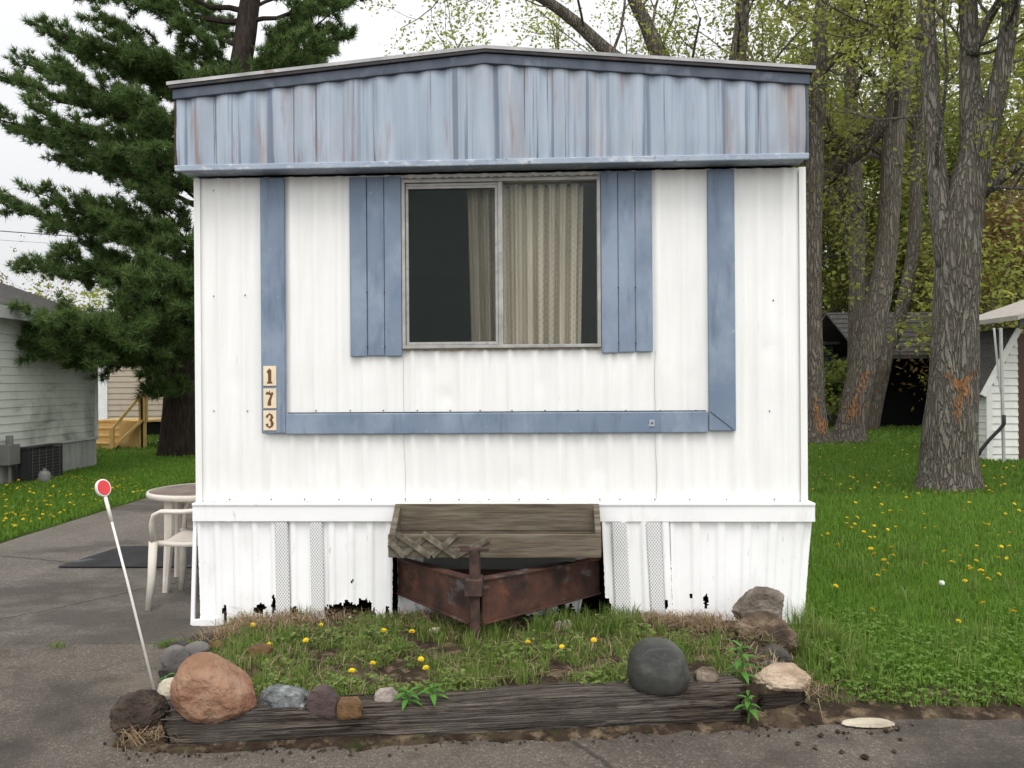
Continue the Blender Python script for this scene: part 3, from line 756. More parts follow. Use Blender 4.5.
# ------------------------------------------------------------------ landscape timber
def timber(name, A, B, hw, hz, seed, label, cat, n=320, ends=.03, mat=None):
    rg=random.Random(seed); A=Vector(A); B=Vector(B); L=(B-A).length
    rows=[]; m=96
    prof=[]
    for k in range(m):
        a=2*PI*k/m; c,s_=math.cos(a),math.sin(a); p=.42
        prof.append((math.copysign(abs(c)**p,c), math.copysign(abs(s_)**p,s_), a))
    for i in range(n+1):
        x=L*i/n; row=[]
        sag=.016*mnoise.noise(Vector((x*1.4,seed,0)))
        tap=1.0+.07*mnoise.noise(Vector((x*2.3,seed+4,1)))
        for (py,pz,a) in prof+[prof[0]]:
            ang=(py,pz)
            g=mnoise.noise(Vector((x*1.6,py*4+seed,pz*9)))+.7*mnoise.noise(Vector((x*3.5,py*10,pz*20+seed)))+.35*mnoise.noise(Vector((x*9,py*22,pz*40)))
            rd=lambda a,b,c:max(0,1-abs(mnoise.noise(Vector((a,b,c))))*7)
            gap=1.1*rd(x*.9,py*5+3,pz*7+seed)+.6*rd(x*1.9,py*11,pz*15+seed)+.35*rd(x*4,py*20,pz*30)
            r=1-.10*abs(g)-.075*gap
            ex=(rg.uniform(-1,1)*ends if i in (0,n) else 0)
            row.append((x+ex, py*hw*r*tap, hz+pz*hz*r*tap+sag))
        rows.append(row)
    mb=MB().grid(rows)
    for r_ in (rows[0],rows[-1]): mb.poly(r_[:-1])
    o=mb.build(name, mat or M['timber'], smooth=True)
    o.location=A; o.rotation_euler=(0,-math.asin((B.z-A.z)/L),math.atan2(B.y-A.y,B.x-A.x))
    return tag(o,label,cat)
timber('landscape_timber', (LOGA.x,LOGA.y+.09,-.032),(LOGB.x,LOGB.y+.08,.004),.085,.083,3,'long weathered dark timber edging the front of the garden bed','timber')
timber('timber_stub', (1.06,3.35,-.01),(1.25,3.38,-.01),.05,.058,8,'short rotten timber end under the tan rock at the bed corner','timber',n=40,mat=layered('rotten_wood',[(.3,(.012,.009,.007)),(.7,(.045,.033,.025))],6,(1,20,20),rough=.95,bump=1,bscale=8,bstretch=(1,20,20),bdist=.02))

# ------------------------------------------------------------------ rocks
def rockmat(name, a, b, c, sc=6, layers=(), bump=.5, rough=.8, spec=.2, st=V1):
    return layered(name, [(.32,a),(.5,b),(.68,c)], sc, st, rough=rough, spec=spec, layers=layers, bump=bump, bscale=34, bdist=.03)
RM={
 'orange':rockmat('orange_sandstone',(.15,.075,.045),(.235,.128,.078),(.31,.19,.125),6,[((.17,.060,.042),3,V1,.50,.64,.7),((.10,.06,.042),14,V1,.56,.66,.55),((.36,.25,.18),5,V1,.58,.68,.5)],.8),
 'lava':rockmat('dark_brown_stone',(.025,.018,.014),(.05,.036,.028),(.085,.062,.05),12,(),.9),
 'granite':rockmat('grey_granite',(.05,.055,.055),(.13,.14,.14),(.28,.29,.29),22,[((.50,.50,.49),6,V1,.60,.68,.7),((.025,.03,.03),9,V1,.56,.66,.6)],.5,.6,.35),
 'purple':rockmat('purple_brown_stone',(.04,.03,.03),(.065,.046,.045),(.10,.07,.065),8,(),.5),
 'ochre':rockmat('ochre_stone',(.10,.055,.025),(.19,.11,.05),(.27,.17,.09),9,[((.05,.03,.02),5,V1,.55,.7,.6)],.5),
 'pale':rockmat('pale_grey_stone',(.17,.14,.12),(.27,.23,.20),(.37,.33,.29),10,(),.5),
 'black':rockmat('smooth_black_stone',(.026,.027,.024),(.036,.037,.033),(.052,.052,.046),5,[((.10,.095,.08),9,V1,.56,.70,.45),((.11,.11,.10),60,V1,.62,.7,.4)],.10,.5,.35),
 'greybrown':rockmat('grey_brown_stone',(.075,.06,.048),(.15,.125,.10),(.24,.205,.17),8,[((.30,.26,.22),5,V1,.57,.68,.5),((.035,.026,.02),6,V1,.56,.66,.7)],.8),
 'earthy':rockmat('earthy_brown_stone',(.035,.023,.015),(.085,.06,.04),(.17,.125,.085),7,[((.30,.22,.15),5,V1,.58,.7,.6),((.022,.016,.012),4,V1,.54,.66,.7)],.8),
 'tan':rockmat('tan_stone',(.23,.17,.12),(.37,.285,.205),(.46,.37,.28),6,[((.20,.13,.08),6,V1,.58,.7,.6)],.5),
 'slate':rockmat('grey_slate',(.065,.06,.055),(.11,.10,.095),(.16,.15,.14),6,(),.4),
 'darkslate':rockmat('dark_slate',(.03,.027,.024),(.055,.05,.045),(.08,.073,.066),6,(),.5),
 'cream':rockmat('cream_stone',(.30,.26,.20),(.44,.39,.30),(.55,.50,.40),6,(),.4),
 'geode':rockmat('crusty_brown_stone',(.10,.075,.055),(.18,.145,.11),(.29,.24,.19),14,(),.7),
}
def rock(label, box, mk, seed, df=.9, rough=.10, planes=4, lo=.62, hi=.9, sink=.10, Y=None, z=None, rot=0, sub=6, hollow=None, name='rock', group=None, freq=1.6, pts=None, boxy=0):
    x0,y0,x1,y1=box; rg=random.Random(seed)
    base=drop((x0+x1)/2,y1) if Y is None else at((x0+x1)/2,y1,Y)
    if z is not None: base=gnd((x0+x1)/2,y1,z)
    k=base.y/FPX; w=(x1-x0)*k; h=(y1-y0)*k; d=w*df
    k=(base.y+d*.35)/FPX; w=(x1-x0)*k; h=max(.02, at((x0+x1)/2,y0,base.y+d*.40).z-base.z)
    bm=bmesh.new(); bmesh.ops.create_icosphere(bm,subdivisions=sub,radius=1)
    V=np.array([v.co[:] for v in bm.verts])
    if boxy: V=np.sign(V)*np.abs(V)**(1-boxy)
    for p in range(planes):
        n=Vector((rg.gauss(0,1),rg.gauss(0,1),rg.gauss(0,1)*.8)).normalized()
        if p==0: n=Vector((rg.uniform(-.3,.3),-.9,rg.uniform(.0,.5))).normalized()
        o=rg.uniform(lo,hi); s=V@np.array(n)-o; V=V-np.maximum(s,0)[:,None]*np.array(n)*.92
    off=Vector((seed*3.1,seed*1.7,0))
    for i in range(len(V)):
        c=Vector(V[i]); nn=mnoise.noise(c*freq+off)+.5*mnoise.noise(c*freq*2.3+off)+.30*mnoise.noise(c*freq*5+off)+.22*mnoise.noise(c*freq*11+off)+.14*mnoise.noise(c*freq*23+off)-.5*max(0,.12-abs(mnoise.noise(c*freq*1.9-off)))*3
        V[i]=V[i]*(1+rough*nn)
        if hollow:
            hv=Vector(hollow).normalized(); q=c.normalized().dot(hv)
            if q>.55: V[i]-=np.array(hv)*(q-.55)*2.0
    if pts:   # silhouette shaping: list of (height 0..1, lateral shift, width factor)
        zz=(V[:,2]-V[:,2].min())/(V[:,2].max()-V[:,2].min())
        hs=[p[0] for p in pts]
        V[:,0]=V[:,0]*np.interp(zz,hs,[p[2] for p in pts])+np.interp(zz,hs,[p[1] for p in pts])
    mn=V.min(0); mx_=V.max(0); V=(V-(mn+mx_)/2)/(mx_-mn)
    zz=V[:,2]; V[:,2]=np.where(zz<-.38,-.38+(zz+.38)*.4,zz)
    V[:,2]=(V[:,2]-V[:,2].min())/(V[:,2].max()-V[:,2].min())
    V*=np.array([w,d,h*(1+sink)]); V[:,2]-=h*sink
    for v,c in zip(bm.verts,V): v.co=c
    me=bpy.data.meshes.new(name); bm.to_mesh(me); bm.free()
    o=link(name,me,RM[mk],smooth=True); o.location=(base.x*(base.y+d*.35)/base.y,base.y+d*.35,base.z)
    try: me.set_sharp_from_angle(angle=R(38))
    except Exception: pass
    return tag(o,label,'rock',group)
rock('large smooth orange-brown boulder at the left end of the timber',(175,652,260,722),'orange',3,.8,.055,3,.82,.95,z=.10,pts=[(0,.0,.95),(.3,.10,1.08),(.65,-.14,.88),(1,-.40,.58)])
rock('round rough dark brown stone at the foot of the leaning reflector rod',(113,690,168,736),'lava',5,.85,.14,2,.75,.95,z=.02)
rock('grey and white speckled granite stone behind the timber',(259,685,309,713),'granite',7,.6,.10,5,.65,.9,z=.11,boxy=.3)
rock('squarish purple-brown stone between the granite and the ochre stone',(308,685,341,717),'purple',8,.7,.06,3,.8,.95,z=.10,boxy=.55)
rock('small ochre-brown block of stone next to the purple-brown stone',(337,698,363,718),'ochre',9,.8,.06,3,.8,.95,z=.11,boxy=.5)
rock('small pale rough stone sitting alone behind the timber',(374,687,398,706),'pale',10,.8,.12,3,z=.12)
rock('large smooth black egg-shaped stone standing on the timber',(628,640,689,692),'black',11,.8,.022,1,.9,.97,z=.15,freq=1.0,boxy=.36,pts=[(0,0,1.0),(.4,0,1.06),(.75,-.02,.93),(1,-.03,.72)])
rock('small hollowed crusty stone right of the black stone',(694,667,719,685),'geode',12,.8,.12,2,hollow=(.0,-.75,.75),z=.15)
rock('large grey-brown rock on top of the pile at the skirting corner',(732,585,783,628),'greybrown',13,.75,.12,5,.6,.85,Y=4.15)
rock('broad earthy brown rock in the middle of the corner rock pile',(732,611,796,651),'earthy',14,.7,.14,5,.6,.85,Y=3.95,sink=.25)
rock('flat dark stone low in the corner rock pile',(748,645,791,667),'darkslate',15,.8,.08,4,Y=3.72,sink=.3)
rock('thin grey-green stone wedged behind the tan rock',(757,660,782,676),'slate',16,.7,.06,4,Y=3.6,sink=.4)
rock('tan angular rock resting on the rotten timber end',(751,663,809,696),'tan',17,.65,.10,5,.6,.82,Y=3.34,sink=.05)
rock('flat cream stone lying on the asphalt by the lawn edge',(841,719,894,728),'cream',18,.35,.08,3,.6,.9)
rock('cream-white stone tucked behind the orange boulder',(159,676,190,700),'cream',19,.8,.08,3,z=.05)
for lab,bx,mk,sd in (
  ('grey flat slate leaning left of the orange boulder',(164,645,188,667),'slate',20),
  ('broad dark flat stone lowest on the left bed edge',(158,664,190,684),'darkslate',21),
  ('grey flat slate at the upper left bed edge',(184,642,210,657),'slate',22),
  ('narrow dark slate at the outer left bed edge',(170,640,190,649),'darkslate',23),
  ('dark slate nearest the skirting corner strip',(190,633,214,643),'darkslate',24),
  ('small dark stone beside the skirting foot',(206,634,224,641),'lava',25)):
    rock(lab,bx,mk,sd,1.1,.06,5,.5,.8,sink=.2,sub=4)
rock('orange brick fragment lying in the bed grass',(249,645,273,658),'ochre',26,.7,.04,2,.9,1,sub=4,boxy=.6)
rock('tiny orange stone near the skirting corner',(210,641,225,650),'ochre',27,.8,.06,5,sub=4)
rock('small white stone under the right hitch beam, left of its pair',(554,620,564,631),'pale',28,.8,.06,3,sub=4)
rock('small white stone under the right hitch beam, right of its pair',(562,619,572,630),'cream',29,.8,.06,3,sub=4)
rock('small white scrap of stone in grass left of the hitch',(428,627,441,635),'cream',30,.8,.06,3,sub=4)

# ------------------------------------------------------------------ reflector rod
b0=drop(158,699); top=at(103,488,b0.y+.05)
rod=empty('reflector_rod',b0,0,'thin white driveway marker rod leaning left with a red reflector','marker rod')
mwhite=plain('white_fibreglass',(.72,.70,.64),.4); mred=plain('red_reflector',(.62,.03,.035),.2,.5)
tp=top-b0
MB().tube([(0,0,-.03),tp*.55,tp*.97],[.0065,.006,.0055],8).build('rod',mwhite,rod,smooth=True)
MB().tube([tp*.84,tp*.965],[.008,.0085],8).build('collar',mwhite,rod,smooth=True)
ax=tp.normalized(); fn=Vector((.80,-.60,.05)); fn=(fn-ax*fn.dot(ax)).normalized()
rm_=MB().tube([tp-fn*.010,tp-fn*.008,tp+fn*.008,tp+fn*.010],[.030,.0335,.0335,.032],24)
hd=rm_.build('reflector_head',mwhite,rod)
for i,v in enumerate(hd.data.vertices):
    r=v.co-tp; v.co=tp+r+ax*r.dot(ax)*.25
l_=MB().tube([tp+fn*.0105,tp+fn*.0135],[.0285,.027],24).build('reflector_lens',mred,hd)
for v in l_.data.vertices:
    r=v.co-tp; v.co=tp+r+ax*r.dot(ax)*.25

# ------------------------------------------------------------------ patio table, chair, mat
mplast=layered('aged_white_plastic',[(.3,(.55,.50,.44)),(.7,(.66,.62,.55))],5,rough=.45,layers=[((.35,.30,.24),6,V1,.56,.72,.5)])
mtop=layered('grimy_table_top',[(.3,(.13,.10,.085)),(.7,(.23,.19,.16))],6,rough=.6)
tb=empty('patio_table',(-2.27,5.68,.006),0,'round grimy plastic patio table behind the plastic chair','table')
TH=.675
MB().tube([(0,0,TH),(0,0,TH+.012)],[.372,.376],40).build('table_top',mtop,tb,bevel=.003)
rp=[]
for (r_,z) in ((.377,TH-.028),(.392,TH-.024),(.396,TH),(.390,TH+.013),(.376,TH+.0155),(.3765,TH)):
    rp.append([(r_*math.cos(a),r_*math.sin(a),z) for a in np.linspace(0,2*PI,41)])
MB().grid(rp).build('table_rim',mplast,tb,smooth=True)
for k in range(4):
    a=PI/4+k*PI/2+.25
    c,s_=math.cos(a),math.sin(a)
    MB().tube([(.29*c,.29*s_,TH-.001),(.30*c,.30*s_,.35),(.33*c,.33*s_,0)],[.040,.034,.022],8).build('leg',mplast,tb)
ch=empty('plastic_chair',(-2.125,5.22,.006),0,'off-white plastic garden chair facing the driveway, back to the home wall','chair')
SH=.42
rows=[]
for i in range(9):
    t=i/8; x=-.23+.42*t
    rows.append([(x,-.22+.44*k/8,SH-.025*math.sin(PI*k/8)*1-.02*math.sin(PI*t)-(.03 if i==0 else 0)) for k in range(9)])
o=MB().grid(rows).build('seat',mplast,ch,smooth=True); m_=o.modifiers.new('t','SOLIDIFY'); m_.thickness=.03
rows=[]
for i in range(7):
    t=i/6; rows.append([(.17+.075*t-.02*math.sin(PI*k/8),-.21+.42*k/8,SH+.03+.38*t-(.04*abs(k-4)/4 if i==6 else 0)) for k in range(9)])
o=MB().grid(rows).build('backrest',mplast,ch,smooth=True); m_=o.modifiers.new('t','SOLIDIFY'); m_.thickness=.014
for sy in (-1,1):
    MB().tube([(-.205,sy*.235,SH+.02),(-.215,sy*.24,.2),(-.235,sy*.25,0)],[.030,.027,.020],8,flat=(1,.75,1)).build('leg',mplast,ch,smooth=True)
    MB().tube([(.16,sy*.22,SH),(.18,sy*.23,.2),(.205,sy*.24,0)],[.028,.026,.020],8,flat=(1,.75,1)).build('leg',mplast,ch,smooth=True)
    MB().tube([(-.205,sy*.235,SH+.02),(-.205,sy*.255,SH+.14),(-.185,sy*.262,SH+.195),(-.14,sy*.262,SH+.218),(0,sy*.26,SH+.215),(.15,sy*.24,SH+.225),(.21,sy*.215,SH+.24)],[.024,.022,.024,.026,.027,.025,.022],8,flat=(.8,1,.6)).build('armrest',mplast,ch,smooth=True)
g1,g2,g3,g4=[gnd(*p,.016) for p in ((58,567),(122,547),(222,545),(196,567))]
mm_=MB(); rubber=layered('black_rubber',[(.3,(.018,.018,.02)),(.7,(.035,.035,.04))],4,rough=.45,layers=[((.12,.13,.14),1.6,V1,.60,.66,.8)],bump=.2,bscale=60)
mm_.hexa([(p.x,p.y,.012) for p in (g1,g4,g3,g2)]+[(p.x,p.y,.024) for p in (g1,g4,g3,g2)])
tag(mm_.build('door_mat',rubber,bevel=.003),'black rubber mat lying flat on the driveway','mat')

# ------------------------------------------------------------------ left neighbour home
def siding(mb_rows, x=None): pass
def lap_wall(mb, p0, p1, z0, z1, exp=.115, out=(1,0,0), lip=.014):
    """horizontal lap siding between p0 and p1 (xy)"""
    p0=Vector((*p0,0)); p1=Vector((*p1,0)); o=Vector(out); n=int(round((z1-z0)/exp)); e=(z1-z0)/n
    rows=[]
    for k in range(n):
        za=z0+k*e
        for (z,of) in ((za,lip),(za+e*.97,.002)):
            rows.append([(p0+o*of+Vector((0,0,z))),(p1+o*of+Vector((0,0,z)))])
    mb.grid(rows); return mb
lh=empty('neighbour_home',(0,0,0),0,'dirty white mobile home with lap siding at the left edge behind the pine boughs','mobile home')
mside=layered('mossy_white_siding',[(.3,(.46,.48,.43)),(.7,(.62,.64,.58))],1.2,(1,1,1),rough=.6,layers=[((.15,.16,.13),1.1,(1,1,.7),.47,.64,.75),((.10,.11,.07),2.5,(1,.6,2),.58,.7,.5)])
mshing=layered('dark_shingle',[(.3,(.035,.032,.03)),(.7,(.085,.08,.075))],14,(1,1,3),rough=.95,bump=.5,bscale=14,bstretch=(1,3,1))
XW=-7.45; YE=13.8
lap_wall(MB(),(XW,4.0),(XW,YE),.55,2.48,.118,(1,0,0)).build('side_wall',mside,lh)
lap_wall(MB(),(XW,YE),(XW-4.2,YE),.55,2.48,.118,(0,1,0)).build('end_wall',mside,lh)
lap_wall(MB(),(XW-4.2,4.0),(XW,4.0),.55,2.48,.118,(0,-1,0)).build('end_wall',mside,lh)
MB().box(XW-.05,XW+.022,YE-.06,YE+.02,.5,2.47).build('corner_trim',plain('trim_white',(.6,.6,.58),.6),lh)
MB().box(XW-4.2,XW-.02,4.02,YE-.02,0,2.46).build('core',M['dark'],lh)
mb=MB(); ys=np.arange(4,YE,.06)
mb.grid([[(XW-.005+(.008 if int(y/.06)%3 else 0),y,z) for y in ys] for z in (0,.53)])
mb.build('skirting',layered('dirty_grey_skirt',[(.3,(.26,.26,.25)),(.7,(.40,.40,.38))],2,rough=.7,layers=[((.12,.11,.09),2,(1,1,.5),.5,.7,.7)]),lh)
MB().box(XW-.02,XW+.03,4,YE,.525,.56).build('skirt_trim',plain('skirt_trim_grey',(.45,.45,.42),.7),lh)
rfm=MB(); rfm.prism_y([(XW+.22,2.52),(XW-2.1,3.35),(XW-4.42,2.52),(XW-4.42,2.62),(XW-2.1,3.46),(XW+.22,2.62)],3.8,YE+.2)
rf2=rfm.build('roof',mshing,lh)
MB().box(XW+.222,XW+.245,3.8,YE+.2,2.44,2.62).build('gutter',plain('dirty_gutter',(.32,.33,.31),.6),lh)
MB().box(XW-.02,XW+.22,3.85,YE+.15,2.482,2.50).build('soffit',plain('soffit_grey',(.5,.5,.48),.7),lh)
g=MB().prism_y([(XW-.02,2.47),(XW-2.1,3.33),(XW-4.18,2.47)],YE-.05,YE-.01).build('gable',mside,lh)
# condenser unit
c0=gnd(46,476)
ac=empty('air_conditioner',(XW+.22,11.82,0.02),0,'black-grilled air conditioning unit on the grass against the left home','air conditioner')
mgr=plain('ac_dark_fins',(.02,.02,.022),.6); mfr=plain('ac_grey_case',(.16,.16,.155),.6)
MB().box(-.08,.06,-.40,.40,.03,.50).build('core',mgr,ac)
fr_=MB()
for sx in (-.10,.06):
    for sy in (-.42,.40): fr_.box(sx,sx+.02,sy,sy+.02,0,.52)
fr_.box(-.10,.08,-.42,.42,.521,.54); fr_.box(-.10,.08,-.42,.42,-.01,.029); fr_.build('case',mgr,ac,bevel=.003)
gr=MB()
for k in range(9): gr.box(.062,.068,-.398,.398,.06+k*.049,.066+k*.049)
for k in range(5): gr.box(.069,.075,-.34+k*.17,-.333+k*.17,.032,.518)
gr.build('grille',plain('ac_wire',(.09,.09,.088),.6),ac)
ub=empty('utility_box',(XW+.10,11.25,0),0,'small grey utility meter box on the skirting of the left home','utility box')
mg=plain('utility_grey',(.15,.15,.14),.6)
MB().box(-.08,.08,-.13,.13,.32,.62).build('box',mg,ub,bevel=.01); MB().tube([(0,0,.02),(0,0,.32)],.025,8).build('conduit',mg,ub)
MB().tube([(.03,-.04,.62),(.03,-.04,.75)],[.05,.05],10).build('meter',mg,ub)
gt=empty('gas_regulator',(XW+.46,11.50,.0),0,'small grey round canister standing left of the air conditioning unit','canister')
MB().tube([(0,0,0),(0,0,.03),(0,0,.16),(0,0,.20)],[.07,.085,.085,.05],14).build('body',mg,gt,smooth=True); MB().tube([(0,0,.19),(0,0,.24)],.025,8).build('neck',mg,gt)

# beige home behind + porch steps
bh=empty('beige_home',(0,0,0),0,'beige lap-sided home far left, behind the wooden porch steps','mobile home')
mbe=layered('beige_siding',[(.3,(.40,.33,.26)),(.7,(.46,.39,.31))],3,rough=.7)
Yb=22.; xa=at(108,400,Yb).x; 
lap_wall(MB(),(xa,Yb),(xa+8,Yb),.45,2.9,.16,(0,-1,0),.02).build('front_wall',mbe,bh)
lap_wall(MB(),(xa,Yb+5),(xa,Yb),.45,2.9,.16,(-1,0,0),.02).build('side_wall',mbe,bh)
MB().box(xa-.34,xa,Yb-.04,Yb+.1,.2,2.9).build('corner_post',plain('white_post',(.75,.75,.75),.5),bh)
MB().box(xa+.02,xa+7.98,Yb+.03,Yb+5,.43,2.88).build('core',M['dark'],bh)
MB().box(xa+.05,xa+7.9,Yb+.05,Yb+4.9,0,.43).build('skirting',M['black'],bh)  # black block standing in for the shade under the home
MB().prism_y([(xa-.5,2.9),(xa+8.3,2.9),(xa+8.3,3.05),(xa+4,3.9),(xa-.5,3.05)],Yb-.3,Yb+5.3).build('roof',mshing,bh)
win_=MB().box(xa+2.4,xa+3.4,Yb-.05,Yb-.022,1.3,2.3).build('window',M['glass'],bh)
mp=layered('new_pine_lumber',[(.3,(.55,.36,.12)),(.7,(.68,.47,.20))],5,(2,2,.6),rough=.7)
ps=empty('porch_steps',(0,0,0),0,'new yellow pine porch stairs with railing in front of the beige home','porch stairs')
Yp=17.8; q=lambda px,py:at(px,py,Yp)
xl=q(97,440).x; xr=q(117,440).x; xe=q(142,440).x; zd=at(120,421,Yp).z; zg=.02
for k in range(4):
    z=zg+(zd-zg)*(k+1)/4; xk=xl+.0
    MB().box(xl-.35,xr+.06,Yp-.25+k*.25,Yp+.02+k*.25,z-.04,z).build('step',mp,ps)
    MB().box(xl-.35,xr+.06,Yp-.22+k*.25,Yp-.20+k*.25,z-(zd-zg)/4,z-.042).build('riser',mp,ps)
MB().box(xr+.08,xe,Yp-.05,Yp-.01,zg,zd-.045).build('side_panel',mp,ps)
MB().box(xl-.35,xe+.05,Yp+.78,Yp+1.7,zd-.04,zd+.002).build('deck',mp,ps)
MB().box(xr+.1,xe+.05,Yp-.02,Yp+.77,zd-.04,zd).build('deck',mp,ps)
zr=at(120,393,Yp).z
for (x,y) in ((xe,Yp),(xr+.62,Yp),(xe,Yp+1.6)):
    MB().box(x-.045,x+.045,y-.045,y+.045,0.02,zr).build('post',mp,ps)
MB().bar((xe+.05,Yp,zr),(xr+.55,Yp,zr),.10,.05).build('handrail',mp,ps)
MB().bar((xe,Yp,zr),(xe,Yp+1.7,zr),.10,.05).build('handrail',mp,ps)
MB().bar((xr+.6,Yp-.02,zr-.02),(xr+.08,Yp-.35,zd*.75),.09,.06).build('handrail',mp,ps)
MB().bar((xr+.6,Yp-.02,zd+.02),(xr+.08,Yp-.35,.05),.14,.05).build('stringer',mp,ps)
MB().box(xr+.03,xr+.11,Yp-.40,Yp-.31,.02,zd*.80).build('post',mp,ps)
for k in range(6):
    x=xr+.7+(xe-xr-.75)*k/5
    MB().box(x-.018,x+.018,Yp-.018,Yp+.018,zd+.002,zr-.03).build('baluster',mp,ps)

# overhead wires
for i,(ya,yb,r_,lab) in enumerate(((231,239,.018,'thick dark overhead cable, upper of the two across the left sky'),(240,247,.008,'thin pale overhead cable, lower of the two across the left sky'))):
    A=at(-500,ya-45,30); B=at(420,yb+25,30); C0=at(0,ya,30); C1=at(110,yb,30)
    mid_=[A,C0,C1,B]
    o=MB().tube(mid_,r_,6).build('overhead_cable',plain('cable_grey',(.06,.06,.065) if i==0 else (.25,.25,.26),.7)); tag(o,lab,'cable')

# ------------------------------------------------------------------ trees
def rvec(rg):
    return Vector((rg.gauss(0,1),rg.gauss(0,1),rg.gauss(0,1))).normalized()
def grow(mb, lp, p, d, L, r, lev, maxlev, rg, kids, up=.08, sides=(7,5,4,3,3), wob=.22):
    n=5 if lev<maxlev else 3
    pts=[p.copy()]; dirs=[]; q=p.copy(); dd=d.normalized()
    for i in range(n):
        dd=(dd+rvec(rg)*wob+Vector((0,0,up))).normalized(); q=q+dd*(L/n); pts.append(q.copy()); dirs.append(dd.copy())
    mb.tube(pts,[r*(1-.55*i/n) for i in range(n+1)],sides[min(lev,4)],cap=False)
    if lev>=maxlev: lp.extend(pts[1:]); return
    if lev==maxlev-1: lp.extend(pts[-2:])
    k=kids[min(lev,len(kids)-1)]
    for c in range(k):
        t=.3+.7*(c+rg.random())/k; i=min(n-1,int(t*n)); f=t*n-i; pp=pts[i].lerp(pts[i+1],max(0,min(1,f)))
        o=dirs[i].orthogonal().normalized(); o=Matrix.Rotation(rg.uniform(0,2*PI),3,dirs[i])@o
        nd=(dirs[i]*rg.uniform(.5,.9)+o*rg.uniform(.6,1.0)).normalized()
        grow(mb,lp,pp,nd,L*rg.uniform(.45,.7),r*(1-.55*t)*rg.uniform(.45,.62),lev+1,maxlev,rg,kids,up,sides,wob)
def leaves(name, lp, mat, parent, per, size, spread, seed, droop=.3):
    r=np.random.default_rng(seed); P=np.array([tuple(p) for p in lp]); P=np.repeat(P,per,0); n=len(P)
    P=P+r.normal(0,spread,(n,3)); P[:,2]-=abs(r.normal(0,spread*.5,n))
    u=r.normal(0,1,(n,3)); u[:,2]=u[:,2]*.5-droop; u/=np.linalg.norm(u,axis=1)[:,None]
    v=np.cross(u,r.normal(0,1,(n,3))); v/=np.linalg.norm(v,axis=1)[:,None]
    nn=np.cross(u,v)
    s=(size*r.uniform(.55,1.25,n))[:,None]
    A=P-u*s; B=P+v*s*.55+nn*s*.12; C=P+u*s; D=P-v*s*.55+nn*s*.12
    V=np.stack([A,B,C,D],1).reshape(-1,3); F=np.arange(n*4).reshape(-1,4)
    return npmesh(name,V,F,mat,parent)
def bark_tube(mb, poly, seed, n=18, flare=0, amp=.05, seg=.18):
    """poly: list of (Vector, radius) -> bumpy tapering trunk"""
    P=[Vector(p) for p,_ in poly]; Rr=[r for _,r in poly]
    pts=[];rad=[]
    for i in range(len(P)-1):
        m=max(2,int((P[i+1]-P[i]).length/seg))
        for k in range(m):
            t=k/m
            # catmull-rom
            p0=P[max(0,i-1)];p1=P[i];p2=P[i+1];p3=P[min(len(P)-1,i+2)]
            q=.5*((2*p1)+(p2-p0)*t+(2*p0-5*p1+4*p2-p3)*t*t+(3*p1-p0-3*p2+p3)*t**3)
            pts.append(q); rad.append(Rr[i]+(Rr[i+1]-Rr[i])*t)
    pts.append(P[-1]); rad.append(Rr[-1])
    b=len(mb.v); mb.tube(pts,rad,n,cap=True)
    for i in range(len(pts)):
        for k in range(n):
            v=Vector(mb.v[b+i*n+k]); c=pts[i]; d=v-c
            a=2*PI*k/n
            e=amp*(mnoise.noise(Vector((math.cos(a)*2.2,math.sin(a)*2.2,v.z*1.1+seed)))+.5*mnoise.noise(Vector((math.cos(a)*6,math.sin(a)*6,v.z*1.6+seed))))*2
            if flare:
                hh=v.z; e+=flare*math.exp(-max(0,hh)/.22)*(.6+.5*math.sin(a*5+seed))
            mb.v[b+i*n+k]=tuple(c+d*(1+e))
    return pts,rad
def P_(px,py,Y): return at(px,py,Y)
def R_(wpx,Y): return wpx*Y/FPX/2

